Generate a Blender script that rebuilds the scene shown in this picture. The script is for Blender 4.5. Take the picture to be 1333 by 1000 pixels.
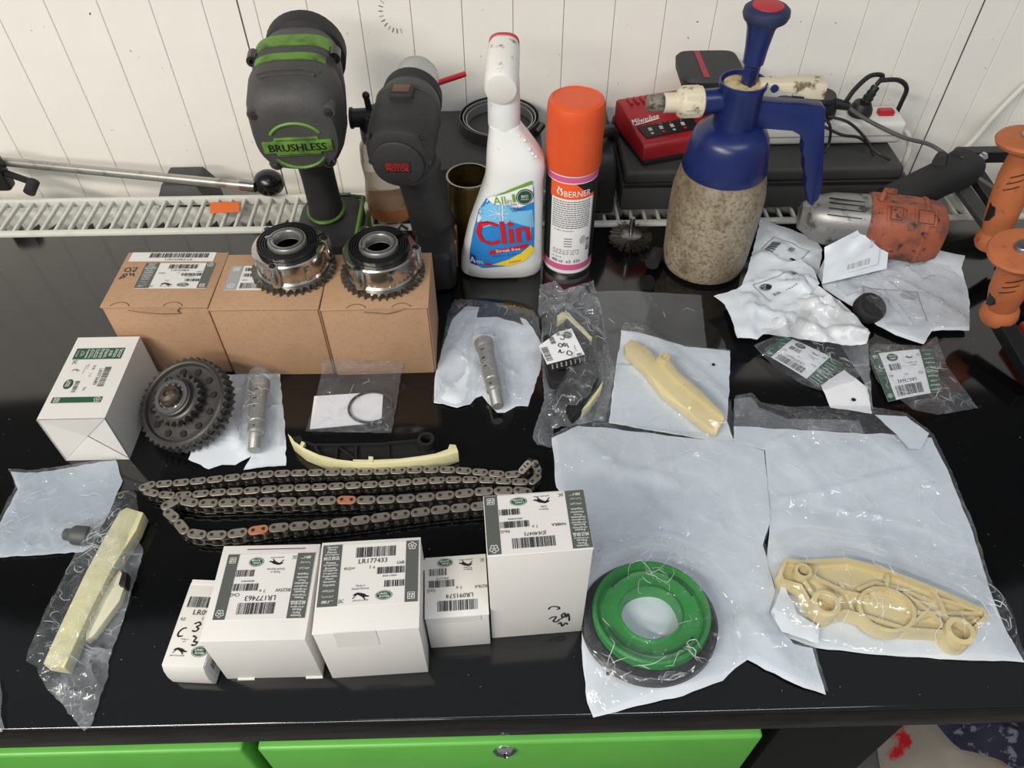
import bpy, bmesh, math, random
import numpy as np
from mathutils import Vector, Matrix
from mathutils import noise as mnoise
from mathutils.geometry import delaunay_2d_cdt

for o in list(bpy.data.objects):
    bpy.data.objects.remove(o, do_unlink=True)
SC = bpy.context.scene
COL = SC.collection
R = math.radians

# ------------------------------------------------------------------ camera
# bench top is z = 0, the bench runs along X, Y goes away from the viewer
CAM_H, PITCH, YAW, ROLL, FPX = 0.6, R(48), R(-1.0), R(0.4), 1000.0
_f = Vector((0, math.cos(PITCH), -math.sin(PITCH)))
_r = Vector((1, 0, 0))
_u = _r.cross(_f)
_r, _u = _r * math.cos(ROLL) - _u * math.sin(ROLL), _r * math.sin(ROLL) + _u * math.cos(ROLL)
_z = Matrix.Rotation(YAW, 3, 'Z')
RT, UP, FW = _z @ _r, _z @ _u, _z @ _f
CP = Vector((0, 0, CAM_H))
cam = bpy.data.cameras.new('camera')
cam.sensor_width = 36
cam.lens = 36 * FPX / 1333
cam.clip_start = 0.02
cam_ob = bpy.data.objects.new('camera', cam)
COL.objects.link(cam_ob)
cm = Matrix((RT, UP, -FW)).transposed().to_4x4()
cm.translation = CP
cam_ob.matrix_world = cm
SC.camera = cam_ob

# ------------------------------------------------------------------ light
world = bpy.data.worlds.new('world')
SC.world = world
world.use_nodes = True
bgn = world.node_tree.nodes['Background']
bgn.inputs[0].default_value = (0.93, 0.96, 1.0, 1)
bgn.inputs[1].default_value = 0.31

def area(name, loc, target, sx, sy, power, col):
    l = bpy.data.lights.new(name, 'AREA')
    l.shape = 'RECTANGLE'; l.size = sx; l.size_y = sy; l.energy = power; l.color = col
    o = bpy.data.objects.new(name, l)
    COL.objects.link(o)
    o.location = loc
    o.rotation_euler = (Vector(target) - Vector(loc)).to_track_quat('-Z', 'Y').to_euler()
    return o

area('ceiling_tube_warm', (-1.2, -0.6, 1.45), (-0.6, 0.95, 0.12), 1.1, 0.10, 30, (1.0, 0.93, 0.82))
area('ceiling_tube_cool', (0.8, -0.30, 1.8), (0.35, 0.5, 0), 1.1, 0.08, 8, (0.88, 0.94, 1.0))
area('ceiling_tube_behind', (-0.75, -1.15, 1.2), (-0.25, 0.6, 0.05), 1.2, 0.16, 19, (1.0, 0.955, 0.90))
area('added_glint_tube', (0.2, -0.5, 2.1), (0.15, 0.5, 0), 1.4, 0.05, 6, (0.97, 0.98, 1.0))  # added lamp, put in to draw more glints from the film

SC.view_settings.view_transform = 'Standard'
SC.view_settings.look = 'None'
SC.view_settings.exposure = -0.08
SC.view_settings.gamma = 1.0
SC.view_settings.use_curve_mapping = False

# ------------------------------------------------------------------ helpers
def ray(px, py):
    return RT * (px - 666.5) / FPX - UP * (py - 500) / FPX + FW
def P(px, py, z=0.0):            # point of the picture on a level plane z
    d = ray(px, py)
    return CP + d * ((z - CAM_H) / d.z)
def PY(px, py, Y):               # point of the picture on an upright plane y
    d = ray(px, py)
    return CP + d * (Y / d.y)

def lin(c):
    c = c / 255.0
    return c / 12.92 if c <= 0.04045 else ((c + 0.055) / 1.055) ** 2.4
def S(r, g, b):
    return (lin(r), lin(g), lin(b), 1)

MT = {}
def mat(name, col, rough=0.5, metal=0.0, spec=0.5, bump=None, var=None, coat=0.0, spots=None, stretch=None, trans=0.0, alpha=1.0, ior=1.5):
    """col sRGB; bump=(scale,strength); var=(scale,col2,lo,hi) noise mix; spots=(scale,col,thresh)"""
    if name in MT: return MT[name]
    m = bpy.data.materials.new(name); m.use_nodes = True
    nt = m.node_tree; N = nt.nodes; L = nt.links
    b = N['Principled BSDF']
    b.inputs['Base Color'].default_value = S(*col)
    b.inputs['Roughness'].default_value = rough
    b.inputs['Metallic'].default_value = metal
    b.inputs['Specular IOR Level'].default_value = spec
    b.inputs['IOR'].default_value = ior
    b.inputs['Coat Weight'].default_value = coat
    b.inputs['Transmission Weight'].default_value = trans
    b.inputs['Alpha'].default_value = alpha
    tc = N.new('ShaderNodeTexCoord')
    src = tc.outputs['Object']
    if stretch:
        mp = N.new('ShaderNodeMapping'); mp.inputs['Scale'].default_value = stretch
        L.new(src, mp.inputs['Vector']); src = mp.outputs['Vector']
    cur = None
    def noise(scale, detail=5, rough_=0.6):
        n = N.new('ShaderNodeTexNoise'); n.inputs['Scale'].default_value = scale
        n.inputs['Detail'].default_value = detail; n.inputs['Roughness'].default_value = rough_
        L.new(src, n.inputs['Vector']); return n.outputs['Fac']
    def mix(fac, c1, c2):
        x = N.new('ShaderNodeMix'); x.data_type = 'RGBA'
        L.new(fac, x.inputs['Factor'])
        if hasattr(c1, 'links'): L.new(c1, x.inputs['A'])
        else: x.inputs['A'].default_value = S(*c1)
        x.inputs['B'].default_value = S(*c2)
        return x.outputs['Result']
    def ramp(v, lo, hi):
        r = N.new('ShaderNodeMapRange'); r.inputs['From Min'].default_value = lo; r.inputs['From Max'].default_value = hi
        L.new(v, r.inputs['Value']); return r.outputs['Result']
    cur = col
    vs = var if isinstance(var, list) else ([var] if var else [])
    for (sc, c2, lo, hi) in vs:
        cur = mix(ramp(noise(sc), lo, hi), cur, c2)
    if spots:
        sc, c2, th = spots
        cur = mix(ramp(noise(sc, 2, 0.5), th, th + 0.02), cur, c2)
    if hasattr(cur, 'links'): L.new(cur, b.inputs['Base Color'])
    if bump:
        bp = N.new('ShaderNodeBump'); bp.inputs['Strength'].default_value = bump[1]; bp.inputs['Distance'].default_value = 0.002
        L.new(noise(bump[0], 4), bp.inputs['Height']); L.new(bp.outputs['Normal'], b.inputs['Normal'])
    MT[name] = m
    return m

def film(name, haze=0.12, col=(225, 232, 240), rough=0.08, bscale=60, bstr=0.5, gloss=1.0, ridge=1.0):
    """clear polythene: see-through, a little milky (less where pulled taut), glossy where it is creased"""
    if name in MT: return MT[name]
    m = bpy.data.materials.new(name); m.use_nodes = True
    nt = m.node_tree; N = nt.nodes; L = nt.links
    N.remove(N['Principled BSDF'])
    out = N['Material Output']
    def math_(op, a, b):
        x = N.new('ShaderNodeMath'); x.operation = op
        for i, q in enumerate((a, b)):
            if hasattr(q, 'links'): L.new(q, x.inputs[i])
            else: x.inputs[i].default_value = q
        return x.outputs[0]
    def rng(v, a, b, c, d, smooth=False):
        x = N.new('ShaderNodeMapRange'); x.interpolation_type = 'SMOOTHSTEP' if smooth else 'LINEAR'
        for k, q in zip(('From Min', 'From Max', 'To Min', 'To Max'), (a, b, c, d)): x.inputs[k].default_value = q
        L.new(v, x.inputs['Value']); return x.outputs[0]
    tc = N.new('ShaderNodeTexCoord')
    n1 = N.new('ShaderNodeTexNoise'); n1.inputs['Scale'].default_value = bscale; n1.inputs['Detail'].default_value = 3; n1.inputs['Distortion'].default_value = 0.8
    L.new(tc.outputs['Object'], n1.inputs['Vector'])
    n2 = N.new('ShaderNodeTexNoise'); n2.inputs['Scale'].default_value = bscale * .25; n2.inputs['Detail'].default_value = 2
    L.new(tc.outputs['Object'], n2.inputs['Vector'])
    vm = N.new('ShaderNodeVectorMath'); vm.operation = 'MULTIPLY_ADD'
    L.new(n1.outputs['Color'], vm.inputs[0]); vm.inputs[1].default_value = (0.018, 0.018, 0.018); L.new(tc.outputs['Object'], vm.inputs[2])
    v = N.new('ShaderNodeTexVoronoi'); v.feature = 'DISTANCE_TO_EDGE'; v.inputs['Scale'].default_value = bscale * 0.7
    L.new(vm.outputs[0], v.inputs['Vector'])
    rd_ = rng(v.outputs['Distance'], 0.0, 0.11, ridge, 0.0, True)            # thin raised creases ...
    rd_ = math_('MULTIPLY', rd_, rng(n2.outputs['Fac'], .47, .62, 0, 1))        # ... only here and there
    hgt = math_('ADD', rd_, math_('MULTIPLY', n1.outputs['Fac'], .45))
    bp = N.new('ShaderNodeBump'); bp.inputs['Strength'].default_value = bstr; bp.inputs['Distance'].default_value = 0.006
    L.new(hgt, bp.inputs['Height'])
    at = N.new('ShaderNodeAttribute'); at.attribute_name = 'taut'
    tr = N.new('ShaderNodeBsdfTransparent'); tr.inputs[0].default_value = (0.97, 0.98, 0.99, 1)
    df = N.new('ShaderNodeBsdfDiffuse'); df.inputs[0].default_value = S(*col)
    gl = N.new('ShaderNodeBsdfGlossy'); gl.inputs['Roughness'].default_value = rough
    L.new(bp.outputs[0], gl.inputs['Normal'])
    hz = rng(n2.outputs['Fac'], .3, .7, haze * .7, haze * 1.35)
    hz = math_('ADD', hz, math_('MULTIPLY', rd_, haze * .8))
    hz = math_('MULTIPLY', hz, rng(at.outputs['Fac'], 0, 1, 1, .35))
    m1 = N.new('ShaderNodeMixShader'); L.new(hz, m1.inputs[0]); L.new(tr.outputs[0], m1.inputs[1]); L.new(df.outputs[0], m1.inputs[2])
    fr = N.new('ShaderNodeFresnel'); fr.inputs['IOR'].default_value = 1.5
    gm = math_('MINIMUM', math_('MULTIPLY', fr.outputs[0], gloss), .22)
    m2 = N.new('ShaderNodeMixShader'); L.new(gm, m2.inputs[0]); L.new(m1.outputs[0], m2.inputs[1]); L.new(gl.outputs[0], m2.inputs[2])
    L.new(m2.outputs[0], out.inputs['Surface'])
    MT[name] = m
    return m

def frame(p0, p1, up=(0, 0, 1)):
    """matrix at p0 whose z axis points to p1, y towards up"""
    z = (Vector(p1) - Vector(p0)).normalized()
    x = Vector(up).cross(z)
    if x.length < 1e-5: x = Vector((1, 0, 0)).cross(z)
    x.normalize(); y = z.cross(x)
    m = Matrix((x, y, z)).transposed().to_4x4(); m.translation = Vector(p0)
    return m
def T(x, y, z): return Matrix.Translation((x, y, z))
def RZ(a): return Matrix.Rotation(a, 4, 'Z')
def RX(a): return Matrix.Rotation(a, 4, 'X')
def RY(a): return Matrix.Rotation(a, 4, 'Y')

class MB:
    def __init__(s): s.v = []; s.f = []
    def add(s, vs, fs, M=None):
        o = len(s.v)
        s.v += [(M @ Vector(v)) if M is not None else Vector(v) for v in vs]
        s.f += [[i + o for i in f] for f in fs]
        return s
    def box(s, c, d, M=None, top=1.0):
        x, y, z = [q / 2 for q in d]; a, b, e = c
        vs = [(a - x, b - y, e - z), (a + x, b - y, e - z), (a + x, b + y, e - z), (a - x, b + y, e - z),
              (a - x * top, b - y * top, e + z), (a + x * top, b - y * top, e + z), (a + x * top, b + y * top, e + z), (a - x * top, b + y * top, e + z)]
        return s.add(vs, [(3, 2, 1, 0), (4, 5, 6, 7), (0, 1, 5, 4), (1, 2, 6, 5), (2, 3, 7, 6), (3, 0, 4, 7)], M)
    def loft(s, loops, cap0=True, cap1=True, M=None):
        n = len(loops[0]); vs = [p for l in loops for p in l]; fs = []
        for k in range(len(loops) - 1):
            for i in range(n):
                j = (i + 1) % n
                fs.append((k * n + i, k * n + j, (k + 1) * n + j, (k + 1) * n + i))
        if cap0: fs.append(tuple(range(n))[::-1])
        if cap1: fs.append(tuple((len(loops) - 1) * n + i for i in range(n)))
        return s.add(vs, fs, M)
    def lathe(s, prof, n=28, M=None, cap0=True, cap1=True):
        loops = [[(r * math.cos(2 * math.pi * i / n), r * math.sin(2 * math.pi * i / n), z) for i in range(n)] for r, z in [(max(r, 1e-5), z) for r, z in prof]]
        return s.loft(loops, cap0, cap1, M)
    def ring(s, ro, ri, z0, z1, n=32, M=None):
        prof = [(ro, z0), (ro, z1), (ri, z1), (ri, z0), (ro, z0)]
        return s.lathe(prof, n, M, False, False)
    def cyl(s, p0, p1, r0, r1=None, n=20):
        r1 = r0 if r1 is None else r1
        return s.lathe([(r0, 0), (r1, (Vector(p1) - Vector(p0)).length)], n, frame(p0, p1))
    def sphere(s, c, r, n=16, m=10, sc=(1, 1, 1)):
        prof = [(r * math.sin(math.pi * k / m), -r * math.cos(math.pi * k / m)) for k in range(m + 1)]
        return s.lathe(prof, n, T(*c) @ Matrix.Diagonal((*sc, 1)))
    def tube(s, path, r, n=8, closed=False, sq=None):
        pts = [Vector(p) for p in path]; k = len(pts); loops = []
        up = None
        for i in range(k):
            a = pts[i - 1] if (i or closed) else pts[0]; b = pts[(i + 1) % k] if (i < k - 1 or closed) else pts[-1]
            t = (b - a).normalized()
            if up is None:
                up = Vector((0, 0, 1)) if abs(t.z) < 0.9 else Vector((1, 0, 0))
            x = up.cross(t)
            if x.length < 1e-4: x = Vector((1, 0, 0)).cross(t)
            x.normalize(); y = t.cross(x); up = y
            rr = r[i] if isinstance(r, (list, tuple)) else r
            if sq: loops.append([pts[i] + x * a_ * sq[0] + y * b_ * sq[1] for a_, b_ in ((-1, -1), (1, -1), (1, 1), (-1, 1))])
            else: loops.append([pts[i] + x * rr * math.cos(2 * math.pi * q / n) + y * rr * math.sin(2 * math.pi * q / n) for q in range(n)])
        if closed: loops.append(loops[0])
        return s.loft(loops, not closed, not closed)
    def prism(s, poly, z0, z1, M=None):
        n = len(poly)
        a = sum(poly[i][0] * poly[(i + 1) % n][1] - poly[(i + 1) % n][0] * poly[i][1] for i in range(n))
        if a < 0: poly = poly[::-1]
        return s.loft([[(p[0], p[1], z0) for p in poly], [(p[0], p[1], z1) for p in poly]], True, True, M)

def smooth_path(pts, k=6, closed=False):
    pts = [Vector(p) for p in pts]; n = len(pts); out = []
    rng = n if closed else n - 1
    for i in range(rng):
        p0 = pts[i - 1] if (i or closed) else pts[0]; p1 = pts[i]; p2 = pts[(i + 1) % n]
        p3 = pts[(i + 2) % n] if (i + 2 < n or closed) else pts[-1]
        for q in range(k):
            t = q / k
            out.append(0.5 * ((2 * p1) + (p2 - p0) * t + (2 * p0 - 5 * p1 + 4 * p2 - p3) * t * t + (3 * p1 - p0 - 3 * p2 + p3) * t ** 3))
    if not closed: out.append(pts[-1])
    return out

def sell(rx, ry, n=32, e=2.5, cx=0, cy=0):
    """superellipse loop"""
    out = []
    for i in range(n):
        a = 2 * math.pi * i / n; c, s_ = math.cos(a), math.sin(a)
        out.append((cx + rx * math.copysign(abs(c) ** (2 / e), c), cy + ry * math.copysign(abs(s_) ** (2 / e), s_)))
    return out

TM = {}
def mesh_of(name, mb, m, sm=35, bev=0, seg=2, inv=None):
    me = bpy.data.meshes.new(name)
    vs = [inv @ v for v in mb.v] if inv is not None else mb.v
    me.from_pydata([tuple(v) for v in vs], [], mb.f)
    if bev:
        bm = bmesh.new(); bm.from_mesh(me)
        bmesh.ops.remove_doubles(bm, verts=bm.verts, dist=1e-6)
        es = [e for e in bm.edges if len(e.link_faces) == 2 and e.calc_face_angle(0) > 0.5]
        bmesh.ops.bevel(bm, geom=es, offset=bev, segments=seg, affect='EDGES', clamp_overlap=True, profile=0.5)
        bm.to_mesh(me); bm.free()
    me.validate()
    if sm:
        me.shade_smooth()
        me.set_sharp_from_angle(angle=R(sm))
    if m: me.materials.append(m)
    return me
def thing(name, label, cat, loc=(0, 0, 0), rz=0.0, group=None, kind=None):
    o = bpy.data.objects.new(name, None); COL.objects.link(o)
    o.empty_display_size = 0.02
    o.location = loc; o.rotation_euler = (0, 0, rz)
    if label: o['label'] = label
    if cat: o['category'] = cat
    if group: o['group'] = group
    if kind: o['kind'] = kind
    TM[o.name] = T(*loc) @ RZ(rz)
    return o
def part(name, mb, m, parent=None, sm=35, bev=0, seg=2, label=None, local=False):
    """mesh given in world coordinates (local=True: in the thing's own), linked under parent"""
    inv = None
    if parent is not None:
        TMx = TM[parent.name]
        if not local: inv = TMx.inverted()
    o = bpy.data.objects.new(name, mesh_of(name, mb, m, sm, bev, seg, inv)); COL.objects.link(o)
    if parent is not None: o.parent = parent; TM[o.name] = TM[parent.name]
    else: TM[o.name] = Matrix.Identity(4)
    if label: o['label'] = label
    return o
def solo(name, mb, m, label, cat, group=None, kind=None, **k):
    """a thing that is one mesh; origin at its own base"""
    c = sum(mb.v, Vector()) / len(mb.v); c.z = min(v.z for v in mb.v)
    mb.v = [v - c for v in mb.v]
    o = part(name, mb, m, None, **k); o.location = c
    TM[o.name] = T(*c)
    if label: o['label'] = label
    if cat: o['category'] = cat
    if group: o['group'] = group
    if kind: o['kind'] = kind
    return o

# ------------------------------------------------------------------ flat print
GLY = {}
def glyphs(s):
    if s not in GLY:
        cu = bpy.data.curves.new('t', 'FONT'); cu.body = s; cu.resolution_u = 2; cu.size = 1
        cu.align_x = 'CENTER'; cu.align_y = 'CENTER'
        ob = bpy.data.objects.new('t', cu)
        me = ob.to_mesh()
        vs = [(v.co.x, v.co.y) for v in me.vertices]; fs = [tuple(p.vertices) for p in me.polygons]
        ob.to_mesh_clear()
        bpy.data.objects.remove(ob); bpy.data.curves.remove(cu)
        if vs:
            x0 = min(v[0] for v in vs); x1 = max(v[0] for v in vs); y0 = min(v[1] for v in vs); y1 = max(v[1] for v in vs)
            vs = [((v[0] - (x0 + x1) / 2), v[1] - (y0 + y1) / 2) for v in vs]
            GLY[s] = (vs, fs, x1 - x0, y1 - y0)
        else: GLY[s] = ([], [], 1, 1)
    return GLY[s]
INK = {}
def ink(n): return INK[n]
def setink(n, col, rough=0.5): INK[n] = mat('ink_' + n, col, rough)
for n_, c_ in dict(black=(22, 22, 24), stripe=(82, 85, 82), green=(34, 78, 56), white=(236, 236, 234), offwhite=(226, 225, 222), red=(196, 24, 36),
                   grey=(120, 120, 122), blue=(40, 130, 205), deepblue=(22, 70, 150), sky=(120, 190, 230), yellow=(236, 208, 60), pink=(205, 92, 140),
                   orange=(236, 92, 40), lime=(110, 160, 60), palegrey=(176, 178, 180), silver=(150, 150, 150)).items(): setink(n_, c_)
INK['marker'] = mat('ink_marker', (20, 20, 26), 0.35)

class PR:
    """print in a 2-D frame laid on a surface by fmap(x, y, off)"""
    def __init__(s, fmap, off=0.00025, lay=0.00012): s.f = fmap; s.m = {}; s.o = off; s.l = lay
    def _p(s, col, vs, fs, lay):
        s.m.setdefault(col, MB()).add([s.f(x, y, s.o + lay * s.l) for x, y in vs], fs)
    def poly(s, col, pts, lay=1): s._p(col, pts, [tuple(range(len(pts)))], lay)
    def grid(s, col, x0, y0, x1, y1, lay=0, nx=1, ny=1):
        vs = [(x0 + (x1 - x0) * i / nx, y0 + (y1 - y0) * j / ny) for j in range(ny + 1) for i in range(nx + 1)]
        fs = [(j * (nx + 1) + i, j * (nx + 1) + i + 1, (j + 1) * (nx + 1) + i + 1, (j + 1) * (nx + 1) + i) for j in range(ny) for i in range(nx)]
        s._p(col, vs, fs, lay)
    def ell(s, col, cx, cy, rx, ry, lay=1, n=24): s.poly(col, [(cx + rx * math.cos(2 * math.pi * i / n), cy + ry * math.sin(2 * math.pi * i / n)) for i in range(n)], lay)
    def text(s, col, t, cx, cy, h=None, w=None, rot=0.0, lay=2, ref=None, shear=0.0):
        """centred at cx,cy; h = height of the glyph box (ref: of another string), w limits width"""
        vs, fs, gw, gh = glyphs(t)
        if not vs: return
        if ref: gh = glyphs(ref)[3]
        k = (h / gh) if h else w / gw
        kx = k if not (h and w) else w / gw
        c, q = math.cos(rot), math.sin(rot)
        s._p(col, [(cx + (x * kx + shear * y * k) * c - y * k * q, cy + (x * kx + shear * y * k) * q + y * k * c) for x, y in vs], fs, lay)
    def bars(s, col, x0, y0, x1, y1, seed=1, n=26, lay=2, vert=False):
        rd = random.Random(seed); ws = [rd.choice((1, 1, 1.6, 2.4)) for _ in range(2 * n - 1)]; tot = sum(ws)
        if vert:
            y = y0
            for i, w in enumerate(ws):
                d = w / tot * (y1 - y0)
                if i % 2 == 0: s.poly(col, [(x0, y), (x1, y), (x1, y + d), (x0, y + d)], lay)
                y += d
            return
        x = x0
        for i, w in enumerate(ws):
            d = w / tot * (x1 - x0)
            if i % 2 == 0: s.poly(col, [(x, y0), (x + d, y0), (x + d, y1), (x, y1)], lay)
            x += d
    def stroke(s, col, pts, w, lay=2, sm=4, closed=False):
        p = [Vector((a[0], a[1], 0)) for a in pts]
        if sm > 1: p = smooth_path(p, sm, closed)
        if closed: p = p + [p[0]]
        vs = []
        for i, q in enumerate(p):
            t = (p[min(i + 1, len(p) - 1)] - p[max(i - 1, 0)])
            t = t.normalized() if t.length > 1e-9 else Vector((1, 0, 0))
            nn = Vector((-t.y, t.x, 0)) * w / 2
            vs += [(q.x + nn.x, q.y + nn.y), (q.x - nn.x, q.y - nn.y)]
        s._p(col, vs, [(2 * i, 2 * i + 1, 2 * i + 3, 2 * i + 2) for i in range(len(p) - 1)], lay)
    def build(s, parent, name='print'):
        for col, mb in s.m.items():
            if len(mb.f) <= 6:            # a few large fields: one object each
                for f in mb.f:
                    part('%s_field' % col, MB().add([mb.v[i] for i in f], [tuple(range(len(f)))]), INK[col], parent, sm=0)
            else:
                o = part(('%s_%s' % (col, name)), mb, INK[col], parent, sm=0)
                if len(mb.f) > 1: o['kind'] = 'stuff'

def plane_map(o, ex, ey):
    o, ex, ey = Vector(o), Vector(ex).normalized(), Vector(ey).normalized(); n = ex.cross(ey)
    return lambda x, y, d: o + ex * x + ey * y + n * d

LANG = ['Genuine Parts', "Pièces d'Origine", '純正部品', 'Piezas Originales', 'Ricambi Originali', 'Originele Onderdelen', 'Peças Genuínas', 'Originalteile', 'قطع غيار', 'أصلية', '原厂']
def cat_mark(pr, col, cx, cy, w):
    body = [(-.5, -.06), (-.38, .05), (-.2, .12), (0, .08), (.2, .02), (.32, -.08), (.47, -.12), (.5, -.17), (.4, -.2), (.28, -.18), (.2, -.22), (.3, -.34), (.24, -.36), (.1, -.2), (-.05, -.1), (-.2, -.03), (-.3, -.1), (-.45, -.28), (-.5, -.27), (-.36, -.06)]
    pr.poly(col, [(cx + a * w, cy + (b + .1) * w) for a, b in body])
def oval_mark(pr, cx, cy, rx, ry, col='green'):
    pr.ell(col, cx, cy, rx, ry, 1)
    n = 24
    pr.stroke('offwhite', [(cx + rx * .9 * math.cos(6.2832 * i / n), cy + ry * .86 * math.sin(6.2832 * i / n)) for i in range(n)], ry * .07, 2, 1, True)
    pr.text('white', 'LAND-', cx - rx * .05, cy + ry * .3, h=ry * .42, w=rx * 1.1, lay=3)
    pr.text('white', '-ROVER', cx + rx * .05, cy - ry * .3, h=ry * .42, w=rx * 1.25, lay=3)
def knot_mark(pr, cx, cy, r, col='white'):
    for k in range(5):
        a = k * 1.2566 + .3
        n = 10
        pr.stroke(col, [(cx + r * .62 * math.cos(a) + r * .42 * math.cos(6.2832 * i / n), cy + r * .62 * math.sin(a) + r * .42 * math.sin(6.2832 * i / n)) for i in range(n)], r * .13, 2, 1, True)
def frame_mark(pr, cx, cy, r, col='white'):
    pr.stroke(col, [(cx - r, cy - r), (cx + r, cy - r), (cx + r, cy + r), (cx - r, cy + r)], r * .16, 2, 1, True)
    pr.bars(col, cx - r * .7, cy + r * .1, cx + r * .7, cy + r * .6, 3, 4); pr.bars(col, cx - r * .7, cy - r * .6, cx + r * .7, cy - r * .15, 4, 5)
def parts_label(pr, w, h, no, code1, code2, made, stripe='stripe', stripes=True, bg=True, ls=.2, rs=.87):
    X = lambda u: (u - .5) * w
    Y = lambda v: (.5 - v) * h
    if bg: pr.grid('white', X(0), Y(1), X(1), Y(0), 0)
    if stripes:
        pr.poly(stripe, [(X(0), Y(0)), (X(0), Y(1)), (X(ls), Y(1)), (X(ls), Y(0))])
        pr.poly(stripe, [(X(rs), Y(0)), (X(rs), Y(1)), (X(1), Y(1)), (X(1), Y(0))])
        for i, t in enumerate(LANG):
            bold = i == 2
            v = .05 + i * .088
            if ' ' in t and i not in (8,):
                a, b = t.split(' ', 1)
                pr.text('white', a, X(ls / 2), Y(v - .014), h=h * .032, w=min(w * ls * .7, w * .016 * len(a)))
                pr.text('white', b, X(ls / 2), Y(v + .028), h=h * .032, w=min(w * ls * .75, w * .016 * len(b)))
            else:
                pr.text('white', t, X(ls / 2), Y(v), h=h * (.06 if bold else .042), w=w * ls * (.8 if bold else .6))
        knot_mark(pr, X((1 + rs) / 2), Y(.09), w * .042); frame_mark(pr, X((1 + rs) / 2), Y(.9), w * .034)
    sd = sum(ord(c) for c in no)
    pr.bars('black', X(.35), Y(.24), X(.76), Y(.07), sd, 30)
    pr.text('black', no, X(.53), Y(.305), h=h * .075)
    pr.text('black', '1 x', X(.53), Y(.41), h=h * .05)
    pr.text('black', code1, X(.295), Y(.42), h=h * .05)
    pr.text('black', code2, X(.82), Y(.36), h=h * .05)
    pr.bars('black', X(.58), Y(.53), X(.86), Y(.42), sd + 1, 22)
    pr.bars('grey', X(.64), Y(.58), X(.78), Y(.555), sd + 5, 9)
    pr.bars('black', X(.66), Y(.745), X(.86), Y(.64), sd + 2, 13)
    a, b = made
    pr.text('black', a, X(.42), Y(.70), h=h * .03); pr.text('black', b, X(.42), Y(.745), h=h * .034)
    cat_mark(pr, 'black', X(.43), Y(.86), w * .17); pr.text('black', 'JAGUAR', X(.43), Y(.935), h=h * .028, w=w * .16)
    oval_mark(pr, X(.66), Y(.87), w * .085, h * .075)
    pr.text('black', 'EAC', X(.235), Y(.93), h=h * .06, w=w * .05)

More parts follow.
